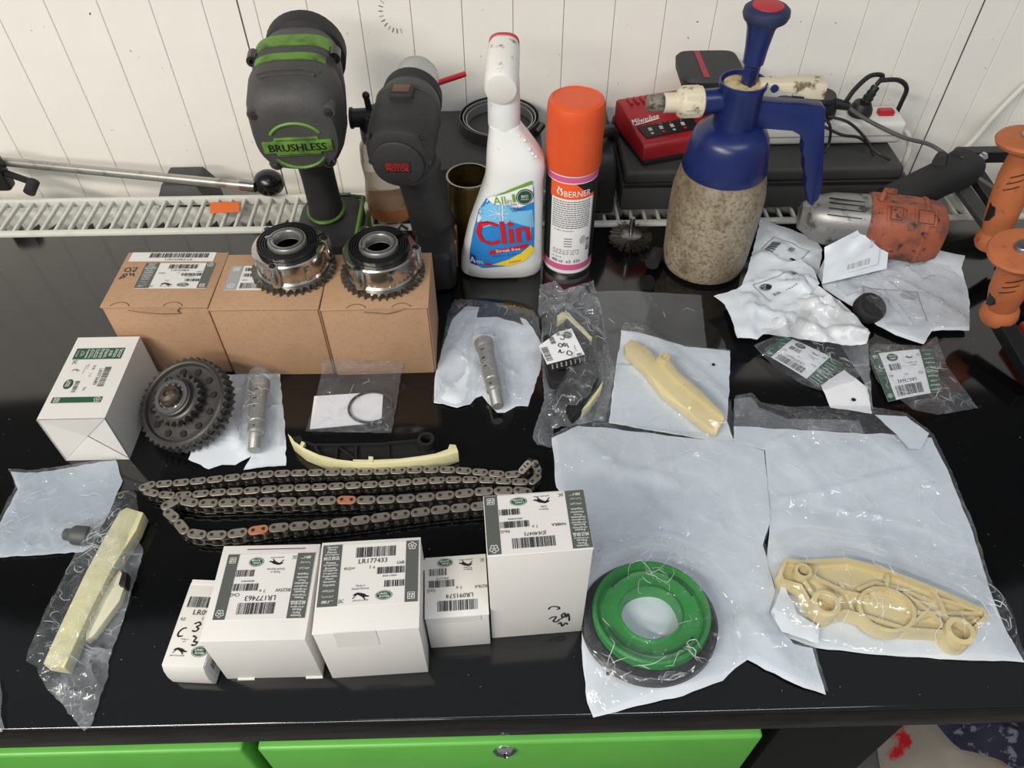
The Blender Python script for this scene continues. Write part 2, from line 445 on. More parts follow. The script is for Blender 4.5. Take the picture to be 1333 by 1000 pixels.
# ------------------------------------------------------------------ crumpled sheets
def inside(poly, pts):
    x, y = pts[:, 0], pts[:, 1]; c = np.zeros(len(pts), bool); n = len(poly)
    for i in range(n):
        x1, y1 = poly[i]; x2, y2 = poly[(i + 1) % n]
        if y1 == y2: continue
        k = ((y1 > y) != (y2 > y)) & (x < (x2 - x1) * (y - y1) / (y2 - y1) + x1)
        c ^= k
    return c
def segdist(pts, a, b):
    a = np.array(a, float); b = np.array(b, float); d = b - a
    t = np.clip(((pts - a) @ d) / max(d @ d, 1e-12), 0, 1)
    return np.hypot(*(pts - (a + t[:, None] * d)).T)
def edgedist(poly, pts):
    m = np.full(len(pts), 9.0)
    for i in range(len(poly)): m = np.minimum(m, segdist(pts, poly[i], poly[(i + 1) % len(poly)]))
    return m
class Sheet:
    """a sheet of polythene or paper over the outline poly (world xy) with creases, bumps over what lies under it"""
    def __init__(s, poly, base=0.001, step=0.005, seed=1, creases=20, amp=0.003, rough=0.0008, bumps=(), fall=0.01, minz=None, lift=None, wid=(.003, .010), edge_jit=.0006, pl=.0):
        rd = random.Random(seed); poly = [(p[0], p[1]) for p in poly]
        fine = []
        for i in range(len(poly)):
            a, b = Vector(poly[i]), Vector(poly[(i + 1) % len(poly)]); k = max(1, int((b - a).length / step))
            for q in range(k):
                v = a.lerp(b, q / k)
                fine.append((v.x + (rd.uniform(-1, 1) * edge_jit if q else 0), v.y + (rd.uniform(-1, 1) * edge_jit if q else 0)))
        s.poly = poly; s.seed = seed; s.base = base; s.amp = amp; s.rough = rough; s.bumps = bumps; s.fall = fall; s.lift = lift
        xs = [p[0] for p in poly]; ys = [p[1] for p in poly]
        s.bb = (min(xs), min(ys), max(xs), max(ys))
        W = max(s.bb[2] - s.bb[0], s.bb[3] - s.bb[1])
        s.cr = []
        for _ in range(creases):
            cx, cy = rd.uniform(s.bb[0], s.bb[2]), rd.uniform(s.bb[1], s.bb[3]); a = rd.uniform(0, math.pi); l = W * rd.uniform(.08, .32)
            s.cr.append(((cx - l * math.cos(a), cy - l * math.sin(a)), (cx + l * math.cos(a), cy + l * math.sin(a)), rd.uniform(*wid), rd.uniform(-.35, 1) * amp))
        g = []
        y = s.bb[1]; row = 0
        while y < s.bb[3]:
            x = s.bb[0] + (row % 2) * step / 2
            while x < s.bb[2]:
                g.append((x + rd.uniform(-.3, .3) * step, y + rd.uniform(-.3, .3) * step)); x += step
            y += step * .87; row += 1
        g = np.array(g)
        g = g[inside(poly, g)]
        g = g[edgedist(poly, g) > step * .45]
        pts = [Vector(p) for p in fine] + [Vector((float(a), float(b))) for a, b in g]
        n = len(fine)
        r = delaunay_2d_cdt(pts, [(i, (i + 1) % n) for i in range(n)], [], 1, 1e-7)
        v2 = np.array([(v.x, v.y) for v in r[0]]); s.faces = [tuple(f) for f in r[2]]
        s.v2 = v2
        s.z = s.height(v2); s.vt = s.taut.copy()
    def height(s, pts):
        pts = np.atleast_2d(np.asarray(pts, float))
        ed = edgedist(s.poly, pts); k = np.clip(ed / s.fall, 0, 1); k = .25 + .75 * k
        z = np.zeros(len(pts))
        for a, b, w, h in s.cr: z += h * np.clip(1 - segdist(pts, a, b) / w, 0, 1)
        z = np.minimum(z, s.amp * 1.15)
        nz = np.array([mnoise.noise(Vector((p[0] * 35 + s.seed * 3.1, p[1] * 35, s.seed))) * 1.0 + mnoise.noise(Vector((p[0] * 90, p[1] * 90 + s.seed, 3.0))) * .5 for p in pts])
        z = np.maximum(z + nz * s.rough + s.rough * .6, 0) * k
        dz = np.zeros(len(pts))
        for bmp in s.bumps:
            a, b, r, h, w = bmp
            d = segdist(pts, a, b); t = np.clip(1 - (d - r) / w, 0, 1); dz = np.maximum(dz, h * t * t * (3 - 2 * t))
        s.taut = np.clip(dz / .012, 0, 1)
        z = np.where(dz > .0015, dz + z * .45, np.maximum(z, dz)) + s.base
        if s.lift: z = z + np.array([s.lift(p[0], p[1]) for p in pts])
        return z
    def mb(s, thick=0.0):
        m = MB(); vs = [(a[0], a[1], z) for a, z in zip(s.v2, s.z)]
        m.add(vs, s.faces); m.taut = s.vt
        return m
    def at(s, x, y): return float(s.height([(x, y)])[0])
    def fmap(s, o, ex):
        o = Vector(o); ex = Vector((ex[0], ex[1])).normalized(); ey = Vector((-ex.y, ex.x))
        def f(x, y, d):
            q = Vector((o.x, o.y)) + ex * x + ey * y
            return Vector((q.x, q.y, s.at(q.x, q.y) + d))
        return f
def pxs(pts, ox, oy, k, z=0.0, ky=None):
    return [P(ox + a * k, oy + b * (ky or k), z) for a, b in pts]
def xy(l): return [(p.x, p.y) for p in l]

# ================================================================== materials
m_wall = mat('wall_white', (238, 235, 228), 0.45, var=(3, (229, 226, 218), .45, .75), bump=(40, .03))
m_bench = mat('bench_black', (8, 9, 10), 0.10, spec=0.64, var=(9, (13, 13, 14), .5, .8), spots=(420, (140, 140, 138), .765))
m_green = mat('drawer_green', (96, 172, 70), 0.38, var=(12, (88, 160, 64), .5, .8))
m_blackmetal = mat('black_metal', (20, 20, 21), 0.4)
m_blackpl = mat('black_plastic', (26, 26, 27), 0.5, bump=(300, .1))
m_darkgrey = mat('dark_grey_plastic', (58, 58, 58), 0.6, bump=(250, .15), var=(14, (60, 58, 56), .45, .75))
m_rubber = mat('rubber', (32, 32, 33), 0.75, bump=(200, .15))
m_steel = mat('steel', (150, 150, 150), 0.32, 1.0, bump=(60, .05))
m_chrome = mat('chrome', (205, 205, 205), 0.14, 1.0)
m_alu = mat('aluminium', (176, 178, 180), 0.34, 1.0)
m_radiator = mat('radiator_cream', (206, 206, 198), 0.45, var=(30, (170, 168, 158), .55, .8))
m_conc = mat('concrete', (96, 94, 92), 0.8, var=(8, (70, 68, 66), .4, .7), bump=(60, .2))
m_white = mat('white_card', (212, 210, 206), 0.5, var=(9, (205, 203, 199), .45, .75))
m_kraft = mat('kraft_card', (168, 134, 105), 0.75, var=[(14, (156, 122, 92), .45, .8), (300, (150, 116, 88), .5, .85)], bump=(160, .06))
m_kraftedge = mat('kraft_edge', (96, 68, 48), 0.85)
m_poly = mat('white_polythene', (214, 221, 228), 0.30, bump=(22, .10), var=(6, (206, 214, 222), .45, .8))
m_paper = mat('white_paper', (232, 233, 236), 0.55, bump=(60, .1))
m_cream = mat('cream_nylon', (218, 202, 154), 0.42, var=(30, (208, 190, 140), .45, .8))
m_cream2 = mat('pale_cream_nylon', (214, 209, 164), 0.4)
m_cable = mat('cable_black', (24, 24, 25), 0.5)
m_cablegrey = mat('cable_grey', (84, 84, 82), 0.5)
m_cablewhite = mat('cable_white', (214, 212, 204), 0.5)
m_darkscrew = mat('dark_steel', (92, 92, 92), 0.35, 1.0)
f_clear = film('film_clear', .06, rough=.07, bscale=60, bstr=1.0, gloss=1.5, ridge=1.6)
f_haze = film('film_hazy', .18, rough=.10, bscale=60, bstr=.9, gloss=1.4, ridge=1.4)
f_fold = film('film_folds', .17, (215, 222, 230), rough=.09, bscale=95, bstr=1.0, gloss=2.0, ridge=1.8)

m_glint = mat('film_glint_white', (226, 230, 234), 0.14, spec=.9, alpha=.62)  # painted glints: white given to thin folds on the film
# ================================================================== room
WY = 1.0
fl = part('floor', MB().box((0, .3, -.93), (5, 4, .04)), m_conc, None); fl['kind'] = 'structure'
wall = thing('wall_back', None, None, (0, WY, -.91), kind='structure')
PW, seam0 = .0645, PY(56, 0, WY).x
seam_dark = [PY(308, 0, WY).x, PY(1282, 0, WY).x]
mb0 = MB().box((0, .01, .685), (PW - .0006, .02, 1.37))
pm = mesh_of('panel', mb0, m_wall, 35, .0007, 1)
part('upper_wall', MB().box((0, WY + .012, 1.56), (4.6, .03, 2.2)), mat('upper_wall_dark', (40, 40, 42), .7), wall)
part('wall_backing', MB().box((0, WY + .028, -.2), (4.6, .012, 1.3)), mat('groove_grey', (205, 202, 194), .8), wall)
k0 = -26
xs_ = []
x = seam0 + k0 * PW
while x < 2.1:
    xs_.append(x); x += PW
for x in xs_:
    o = bpy.data.objects.new('panel', pm); COL.objects.link(o); o.parent = wall; o.location = (x + PW / 2, 0, 0)
for i, sx in enumerate(seam_dark):       # wider joints between two sheets of cladding
    part('sheet_joint', MB().box((sx, WY - .0004, -.225), (.0013, .001, 1.37)), mat('joint_dark', (70, 66, 60), .8), wall)
# scuffs and rubbed marks on the cladding
pr = PR(lambda a, b, d: Vector((a, WY - d, b)), .0006)
c = PY(516, 16, WY)
for k in range(13):
    a = R(100 + k * 15)
    q0 = Vector((c.x + .017 * math.cos(a), c.z + .020 * math.sin(a), 0)); q1 = Vector((c.x + .0225 * math.cos(a), c.z + .026 * math.sin(a), 0))
    pr.stroke('palegrey' if k % 3 == 0 else 'grey', [q0, q1], .0013, 1, 1)
rd = random.Random(5)
for k in range(60):
    q = PY(rd.uniform(5, 1320), rd.uniform(5, 225), WY); l = rd.uniform(.0006, .003); a = rd.uniform(0, 3.14)
    pr.stroke(rd.choice(['grey', 'palegrey', 'palegrey', 'black']), [(q.x, q.z), (q.x + l * math.cos(a), q.z + l * math.sin(a))], rd.uniform(.0005, .0012), 1, 1)
pr.build(wall, 'scuffs')

# ================================================================== radiator under the wall
RX0, RX1, RY0, RY1 = -1.25, 1.15, .815, .893
rad = thing('radiator', 'cream panel radiator with slatted top grille behind the bench', 'radiator', (-.05, .855, -.6))
part('panel', MB().box((-.05, RY0 + .006, -.30), (RX1 - RX0, .012, .57)), m_radiator, rad, bev=.003)
part('panel', MB().box((-.05, RY1 - .006, -.30), (RX1 - RX0, .012, .57)), m_radiator, rad, bev=.003)
part('front_rail', MB().box((-.05, RY0 + .003, -.007), (RX1 - RX0, .010, .016)).box((-.05, RY0 - .001, -.010), (RX1 - RX0, .004, .006)), m_radiator, rad, bev=.0015)
part('rear_rail', MB().box((-.05, RY1 - .002, -.005), (RX1 - RX0, .006, .012)), m_radiator, rad, bev=.0015)
sm_ = mesh_of('slat', MB().box((0, 0, 0), (.0042, RY1 - RY0 - .006, .006)), m_radiator, 35, .001, 1)
x = -.86; pitch = .0178
while x < .62:
    o = bpy.data.objects.new('slat', sm_); COL.objects.link(o); o.parent = rad; o.location = Vector((x, (RY0 + RY1) / 2 + .001, -.004)) - Vector(rad.location); x += pitch
fin = MB(); x = -.9; zz = 0
pts = []
while x < .7:
    pts.append((x, .845 if zz % 2 == 0 else .872)); x += .012; zz += 1
for i in range(len(pts) - 1):
    (a, b), (c_, d) = pts[i], pts[i + 1]
    fin.add([(a, b, -.15), (c_, d, -.15), (c_, d, -.025), (a, b, -.025)], [(0, 1, 2, 3)])
part('convector_fins', fin, mat('fin_grey', (112, 112, 110), .55), rad, sm=0)['kind'] = 'stuff'
tag = MB(); pts = [(273, 264), (311, 263), (312, 276), (274, 278)]
q = [P(a, b, .0015) for a, b in pts]
tag.loft([[v for v in q], [v + Vector((0, 0, .0006)) for v in q]])
solo('paper_tag', tag, mat('orange_paper', (226, 110, 50), .7), 'small torn orange paper slip lying on the radiator grille', 'paper slip', sm=0)

# ================================================================== workbench
BX0, BX1, BF, BB = -1.15, .95, .200, .811
bench = thing('workbench', 'black workbench with green drawer fronts below its top', 'workbench', (0, .5, -.91))
part('bench_top', MB().box(((BX0 + BX1) / 2, (BF + BB) / 2, -.02), (BX1 - BX0, BB - BF, .04)), m_bench, bench, bev=.003, seg=3)
gapx = P(324, 978, -.058).x
xr = P(994, 958, -.058).x
carc = MB().box(((BX0 + xr) / 2, .51, -.26), (xr - BX0 - .004, .56, .44))
part('cabinet_body', carc, m_blackmetal, bench)
for (a, b) in ((BX0, gapx - .006), (gapx + .006, xr)):
    for (z0, z1) in ((-.058, -.20), (-.208, -.48)):
        d = part('drawer_front', MB().box(((a + b) / 2, BF + .010, (z0 + z1) / 2), (b - a, .020, z0 - z1)), m_green, bench, bev=.003, seg=3)
        if z0 > -.1 and a > BX0:
            lk = P(657, 981, -.070)
            lc = Vector((lk.x, BF - .0005, -.0735))
            lm = MB().lathe([(.0098, 0), (.0098, .002), (.0072, .0045), (.0068, .0035), (.0055, .0035), (.0052, .005), (0.0001, .005)], 24, frame(lc + Vector((0, .001, 0)), lc - Vector((0, 1, 0))))
            part('lock', lm, m_chrome, d)
            part('keyway', MB().box((lc.x, lc.y - .0052, lc.z), (.0012, .0008, .006)), m_blackmetal, d)
for x in (-.7, xr + .085, .88):
    part('leg', MB().box((x, BF + .045, -.475), (.11, .05, .87)), m_blackmetal, bench, bev=.003)
    part('leg', MB().box((x, BB - .045, -.475), (.06, .05, .87)), m_blackmetal, bench, bev=.003)
br0, br1 = Vector((xr + .06, BF + .09, -.05)), Vector((xr + .30, BF + .45, -.80))
part('brace', MB().tube([(xr + .09, .36, -.06), (xr + .09, .72, -.80)], .01, sq=(.02, .02)), m_blackmetal, bench, sm=0)
# things under the bench, at the bottom right
sh = P(1265, 975, -.905)
rb = MB(); rd = random.Random(3)
poly = [(sh.x + a, sh.y + b) for a, b in ((-.20, -.16), (.0, -.24), (.24, -.2), (.34, -.02), (.26, .16), (.02, .2), (-.16, .1))]
st = Sheet(poly, -.908, .022, 8, 26, .05, .02, [((sh.x, sh.y), (sh.x + .1, sh.y), .05, .09, .14)], .05, wid=(.02, .06))
solo('plastic_bag', st.mb(), mat('grey_red_polythene', (150, 144, 134), .25, bump=(20, .3), var=(6, (186, 40, 46), .52, .56)), 'pale and red plastic bag on the floor below the bench', 'bag')
sh = P(1292, 978, -.80)
gp = [(sh.x + a, sh.y + b) for a, b in ((-.09, .06), (-.04, .09), (.02, .05), (.06, .08), (.12, .06), (.2, .1), (.24, .02), (.18, -.05), (.08, -.06), (.0, -.03), (-.06, .0))]
st2 = Sheet(gp, -.80, .012, 4, 22, .03, .012, [((sh.x, sh.y + .02), (sh.x + .14, sh.y), .02, .05, .06)], .03, wid=(.01, .03), lift=lambda a, b: 0)
solo('work_cloth', st2.mb(), mat('navy_print', (30, 30, 52), .8, var=(55, (110, 112, 130), .56, .62)), 'dark blue patterned cloth heaped on the plastic bag below the bench', 'cloth')

# ================================================================== cardboard boxes
def wbox(name, label, x0, x1, y0, y1, h, m, rz=0.0, group=None, xface=False):
    c = Vector(((x0 + x1) / 2, (y0 + y1) / 2, 0)); t = thing(name, label, 'box', c, rz, group)
    return t, x1 - x0, y1 - y0, h
def top_map(t, h, rot=0.0):
    M_ = TM[t.name]
    c, s_ = math.cos(rot), math.sin(rot)
    return lambda x, y, d: M_ @ Vector((x * c - y * s_, x * s_ + y * c, h + d))
def carton(t, w, d, h, m, lip='front', fold=.0012):
    """folded card carton: body with open seams at the corners, lid flap with tuck, glued flap on one side"""
    part('body', MB().box((0, 0, (h - .0012) / 2), (w, d, h - .0012)), m, t, bev=.0008, local=True)
    lid = MB().box((0, 0, h - .0006), (w + .0006, d + .0006, .0012))
    return part('lid_flap', lid, m, t, bev=.0005, local=True)

# --- A : LR177463
t, w, d, h = wbox('carton', 'white square carton with part number LR177463, label upside down', -.2205, -.1455, .2355, .3125, .070, m_white)
lid = carton(t, w, d, h, m_white)
part('tuck_slot', MB().box((.004, d / 2 - .0035, h + .0002), (.045, .0006, .0004)), m_kraftedge, t, local=True)
for fx in (-.022, .031): part('bottom_flap', MB().box((fx, -d / 2 - .0006, .0008), (.013, .0016, .0016)), m_white, t, local=True)
lab = part('label', MB().box((.0015, .004, h + .0002), (.067, .0535, .0003)), m_white, t, local=True)
pr = PR(top_map(t, h + .00035, math.pi)); f0 = pr.f; pr.f = lambda x, y, dd: f0(x - .0015, y - .004, dd)
parts_label(pr, .067, .0535, 'LR177463', 'BS2SW', 'ChG', ('Made in', 'South Korea'), bg=False)
pr.build(lab)
# --- B : LR177433
t, w, d, h = wbox('carton', 'white square carton with part number LR177433 and a taped front', -.1395, -.0645, .2355, .3085, .081, m_white, rz=R(2.4))
lid = carton(t, w, d, h, m_white)
part('tape', MB().box((-.008, -d / 2 - .0002, h - .0115), (.030, .0004, .0235)), mat('clear_tape', (222, 219, 214), .2), t, local=True)
lab = part('label', MB().box((0, .0085, h + .0002), (.0725, .0505, .0003)), m_white, t, local=True)
pr = PR(top_map(t, h + .00035)); f1 = pr.f; pr.f = lambda x, y, dd: f1(x, y + .0085, dd)
parts_label(pr, .0725, .0505, 'LR177433', 'BSZJW', 'LbB', ('Made in', 'South Korea'), bg=False)
pr.build(lab)
# --- C : LR091574
t, w, d, h = wbox('carton', 'small white carton with part number LR091574 between two larger ones', -.0635, -.0155, .2575, .3085, .054, m_white, rz=R(3.0))
lid = carton(t, w, d, h, m_white)
part('tuck_flap', MB().box((.0, -d / 2 - .0003, h - .004), (.036, .0006, .008)), m_white, t, local=True)
part('side_tab', MB().box((-w / 2 - .0008, d / 2 - .006, h - .005), (.0012, .009, .010)), m_white, t, local=True)
pr = PR(top_map(t, h + .0001, math.pi))
lw, lh = .0478, .050
X = lambda u: (u - .5) * lw
Y = lambda v: (.5 - v) * lh
pr.bars('black', X(.17), Y(.25), X(.80), Y(.08), 31, 30); pr.text('black', 'LR091574', X(.45), Y(.32), h=.0036)
pr.text('black', '1 x', X(.46), Y(.45), h=.0026); pr.text('black', 'RS7KA', X(.1), Y(.45), h=.0024); pr.text('black', 'GtG', X(.9), Y(.43), h=.0026)
pr.bars('black', X(.53), Y(.60), X(.94), Y(.48), 32, 22); pr.bars('grey', X(.62), Y(.64), X(.82), Y(.615), 9, 9); pr.bars('black', X(.65), Y(.80), X(.93), Y(.68), 33, 13)
pr.text('black', 'Made in', X(.3), Y(.75), h=.0015); pr.text('black', 'Tunisia', X(.3), Y(.785), h=.0016)
cat_mark(pr, 'black', X(.33), Y(.86), .011); pr.text('black', 'JAGUAR', X(.33), Y(.93), h=.0014, w=.011)
oval_mark(pr, X(.67), Y(.9), .0062, .0038); pr.text('black', 'EAC', X(.06), Y(.9), h=.003, w=.003)
pr.build(lid)
prf = PR(lambda x, y, dd: TM[t.name] @ Vector((x, -w * 0 - d / 2 - dd, y + .018)), .0002)
INK['emboss'] = mat('ink_emboss', (214, 215, 216), .5)
prf.text('emboss', '222', .002, 0, h=.0045, w=.014); prf.build(t, 'embossing')
# --- D : JDE40473 (standing tall)
t, w, d, h = wbox('carton', 'tall white carton with part number JDE40473 and marker scrawl on its front', -.0145, .0585, .2655, .3145, .132, m_white, rz=R(3.4))
lid = carton(t, w, d, h, m_white)
lab = part('label', MB().box((0, -.0005, h + .0002), (.0725, .0475, .0003)), m_white, t, local=True)
pr = PR(top_map(t, h + .00035, math.pi))
parts_label(pr, .0725, .0475, 'JDE40473', 'N48RA', 'NcG', ('Made in', 'India'), bg=False, ls=.19, rs=.87)
pr.build(lab)
prf = PR(lambda x, y, dd: TM[t.name] @ Vector((x, -d / 2 - dd, y)), .0002)
for st_ in ([(.006, .029), (.008, .031), (.013, .0305), (.0145, .029), (.0125, .0285)],
            [(.007, .0215), (.010, .0228), (.0125, .0225), (.0105, .0195), (.013, .0185), (.0155, .0205), (.0175, .021)],
            [(.0165, .0235), (.018, .0215), (.0195, .0235), (.0185, .0252), (.0165, .0235)],
            [(.0205, .0215), (.0215, .0245), (.0228, .0215), (.0232, .0185)],
            [(.0145, .0165), (.0165, .0178), (.018, .0145), (.0205, .0172), (.0222, .0155)]):
    prf.stroke('marker', [(a + .002, (b - .0145) * 2.2 + .013) for a, b in st_], .0014)
prf.build(t, 'handwriting')
# --- E : thin carton half under A
t, w, d, h = wbox('carton', 'narrow white carton with rounded end and marker scrawl, leaning on its neighbour', -.2575, -.2255, .233, .3005, .0335, m_white, rz=R(-4))
bm_ = MB(); rr = .0075
prof = [(-w / 2, d / 2)] + [(-w / 2, -d / 2)]
loop = []
for k in range(7):
    a = math.pi + (math.pi / 2) * k / 6
    loop.append((-d / 2 + rr + rr * math.cos(a) if False else -d / 2 + .004 * (1 - math.sin(math.pi * k / 6)) , h * (1 - k / 6)))
side = [(d / 2, 0), (d / 2, h), (-d / 2, h), (-d / 2 - .0022, h * .8), (-d / 2 - .003, h * .5), (-d / 2 - .0022, h * .2), (-d / 2, 0)]
Mx = Matrix(((0, 0, 1, 0), (1, 0, 0, 0), (0, 1, 0, 0), (0, 0, 0, 1)))
bm_.prism(side, -w / 2, w / 2, Mx)
body = part('body', bm_, m_white, t, bev=.0008, local=True)
part('end_flap', MB().prism([(-d / 2 + .001, .002), (-d / 2 + .001, h - .001), (-d / 2 + .006, h - .001), (-d / 2 + .0125, h * .6), (-d / 2 + .0125, .002)], w / 2, w / 2 + .0006, Mx), mat('card_grey', (196, 198, 198), .5), t, local=True)
part('tuck_flap', MB().box((-.002, d / 2 + .0004, h + .0005), (w * .8, .0035, .001)), m_white, t, local=True)
pr = PR(top_map(t, h + .0001))
pr.bars('black', -.012, .0125, .010, .0215, 44, 22); pr.text('black', 'LR09', .001, .0085, h=.0042, w=.0125)
pr.text('black', '1', .0035, .0035, h=.0028); pr.text('black', 'RZ', -.0115, .0025, h=.0022)
cat_mark(pr, 'black', -.0055, -.0225, .011); pr.text('black', 'JAGUAR', -.0065, -.0265, h=.0014, w=.0115)
oval_mark(pr, .0095, -.0225, .0062, .0042); pr.text('black', 'Made in', -.0048, -.0135, h=.0012); pr.text('black', 'Italy', -.0048, -.0155, h=.0012)
for st_ in ([(-.0065, -.0045), (-.0095, -.0055), (-.0115, -.009), (-.0105, -.0115), (-.0075, -.011)], [(-.0015, -.001), (.002, .0005), (.0035, -.0018), (.001, -.003), (.003, -.005), (.0012, -.007), (-.0015, -.0065)],
            [(.0005, -.0105), (.0035, -.012), (.0025, -.015), (.0055, -.0155), (.004, -.018), (.0015, -.0175)]):
    pr.stroke('marker', st_, .0011)
pr.build(t)
prs = PR(lambda x, y, dd: TM[t.name] @ Vector((w / 2 + .0006 + dd, -d / 2 + .0075 + x, .018 + y)), .0002); prs.bars('black', -.002, -.003, .0025, .006, 5, 4); prs.build(t, 'end_print')
# --- W : white box with green print, end flaps folded like an envelope
t, w, d, h = wbox('carton', 'white box with green printed bands and envelope-folded end, beside the black sprocket', -.4245, -.363, .452, .559, .0615, m_white, rz=0)
x, y0, y1 = w / 2, -d / 2, d / 2
vs = [(-x, y0, 0), (x, y0, 0), (x, y0, h), (-x, y0, h), (-x, y1, 0), (x, y1, 0), (x, y1, h), (-x, y1, h)]
part('body', MB().add(vs, [(0, 4, 7, 3), (1, 2, 6, 5), (3, 7, 6, 2)[::-1], (0, 1, 5, 4), (4, 5, 6, 7)]), m_white, t, sm=0, local=True)
cc = (.002, y0 + .0035, h * .52)
for a, b, ins in ((vs[0], vs[1], .0000), (vs[1], vs[2], .0012), (vs[2], vs[3], .0004), (vs[3], vs[0], .0012)):
    a2 = Vector(a) + Vector((0, ins, 0)); b2 = Vector(b) + Vector((0, ins, 0)); c2 = Vector(cc) + Vector((0, ins, 0))
    part('end_flap', MB().add([a2, b2, c2, a2 + Vector((0, .0006, 0)), b2 + Vector((0, .0006, 0)), c2 + Vector((0, .0006, 0))], [(0, 1, 2), (5, 4, 3), (0, 3, 4, 1), (1, 4, 5, 2), (2, 5, 3, 0)]), m_white, t, sm=0, local=True)
pr = PR(top_map(t, h + .0001))
# label reads from the left side of the picture: band texts run across
pr.grid('green', -.0255, .0225, .0215, .0375, 1)
for i, tt in enumerate(['Genuine Parts', "Pièces d'Origine", '純正部品', 'Piezas Originales', 'Ricambi Originali', 'Originele Onderdelen', 'Peças Genuínas', 'Originalteile', 'قطع غيار', 'أصلية'][::-1]):
    xx = -.0225 + i * .0046
    ws_ = tt.split(' ', 1)
    for j, q_ in enumerate(ws_):
        pr.text('white', q_, xx + (.0009 if j == 0 else -.0009) * (1 if len(ws_) > 1 else 0), .03, h=.0017 if len(ws_) > 1 else .0028, w=min(.012, .0014 * len(q_) + .002), rot=R(-90))
pr.grid('green', -.0255, -.0335, .0205, -.0265, 1)
frame_mark(pr, -.021, -.030, .0024); knot_mark(pr, .0165, -.030, .003)
pr.bars('black', .0105, -.0135, .0165, .0115, 61, 24, vert=True); pr.text('black', 'LR073680', .0075, -.001, h=.0034, w=.021, rot=R(-90))
pr.text('black', 'DYKK', -.0005, .011, h=.0026, w=.006, rot=R(-90)); pr.text('black', '1 x', -.0005, .001, h=.0024, rot=R(-90)); pr.text('black', 'Bg', -.0005, -.0165, h=.0024, w=.004, rot=R(-90))
pr.bars('black', -.0115, -.0205, -.0075, -.0065, 62, 13, vert=True)
pr.text('black', 'Made in', -.0065, .013, h=.0013, w=.006, rot=R(-90)); pr.text('black', 'United Kingdom', -.0088, .009, h=.0013, w=.012, rot=R(-90))
cat_mark(pr, 'grey', -.0165, .008, .008); pr.text('black', 'EAC', -.0215, .0185, h=.004, w=.005, rot=R(-90))
pr.ell('black', -.0175, -.010, .0042, .0062, 1); pr.ell('green', -.0175, -.010, .0037, .0056, 2)
pr.text('white', 'LAND', -.0165, -.010, h=.0018, w=.007, rot=R(-90), lay=4); pr.text('white', 'ROVER', -.0187, -.010, h=.0018, w=.008, rot=R(-90), lay=4)
pr.build(t)

# --- three kraft boxes
def kraft(label, x0, x1, y0, y1, h, rz, kind):
    t = thing('cardboard_box', label, 'box', ((x0 + x1) / 2, (y0 + y1) / 2, 0), rz, 'brown cardboard boxes in a row')
    w, d = x1 - x0, y1 - y0
    part('body', MB().box((0, 0, (h - .0025) / 2), (w - .003, d - .002, h - .0025)), m_kraft, t, bev=.001, local=True)
    part('side_wall', MB().box((-w / 2 + .0008, .001, (h - .004) / 2), (.0016, d - .004, h - .004)), m_kraft, t, bev=.0004, local=True)
    part('side_wall', MB().box((w / 2 - .0008, .001, (h - .004) / 2), (.0016, d - .004, h - .004)), m_kraft, t, bev=.0004, local=True)
    lid = part('lid', MB().box((0, 0, h - .0012), (w, d, .0024)), m_kraft, t, bev=.0009, local=True)
    fr = PR(lambda x, y, dd: TM[t.name] @ Vector((x, y, h + dd)), .0001)
    ff = PR(lambda x, y, dd: TM[t.name] @ Vector((x, -d / 2 - dd, h + y)), .0004)
    INK['cut'] = m_kraftedge
    if kind != 'plain':
        a, b = (-.030, .022) if kind == 'first' else (-.014, .030)
        for s0 in (a, b):
            fr.stroke('cut', [(s0 - .013, -d / 2 + .0008), (s0 - .009, -d / 2 + .005), (s0 - .002, -d / 2 + .0065), (s0 + .004, -d / 2 + .0035), (s0 + .006, -d / 2 + .0005)], .0008)
        if kind == 'first':
            tp = [(-.027, 0), (.026, 0), (.022, -.0045), (.024, -.008), (.004, -.0085), (-.016, -.006), (-.026, -.0035)]
        else:
            tp = [(-.012, 0), (.030, 0), (.024, -.003), (.012, -.0065), (.006, -.0055), (-.010, -.0035)]
        part('tuck_tab', MB().prism(tp, 0, .0008, T(0, -d / 2 - .0002, h) @ RX(R(90))), m_kraft, t, local=True, sm=0)
        ff.stroke('cut', tp[2:], .0007, sm=1, lay=6)
    else:
        fr.stroke('cut', [(.028, d / 2 - .001), (.034, d / 2 - .002), (.036, d / 2 - .006)], .0008)
    fr.build(lid, 'cut_line'); ff.build(t, 'cut_line')
    return t, w, d, h, lid
t, w, d, h, lid = kraft('brown cardboard box with handwriting and a barcode strip on its lid', -.3915, -.2855, .5655, .6500, .095, R(-1.5), 'first')
pl_ = part('label', MB().box((.0, .0, h + .0002), (.001, .001, .0001)), m_white, t, local=True)
bpy.data.objects.remove(pl_)
lb = part('barcode_strip', MB().box((-.004, .0345, h + .0002), (.088, .0145, .0003)), m_white, t, local=True)
pr = PR(top_map(t, h + .00035)); pr.bars('black', -.028, .0325, .033, .040, 71, 44); pr.text('black', '110123462-LA', .004, .0295, h=.0028, w=.028); pr.build(lb)
lb = part('label', MB().box((.008, .0045, h + .0002), (.072, .0395, .0003)), m_white, t, local=True)
pr = PR(top_map(t, h + .00035)); f3 = pr.f; pr.f = lambda x, y, dd: f3(x + .008, y + .0045, dd)
parts_label(pr, .072, .0395, '110123463', 'KPBG', 'GhG', ('Made in', 'Spain'), bg=False); pr.build(lb)
pr = PR(top_map(t, h + .0001))
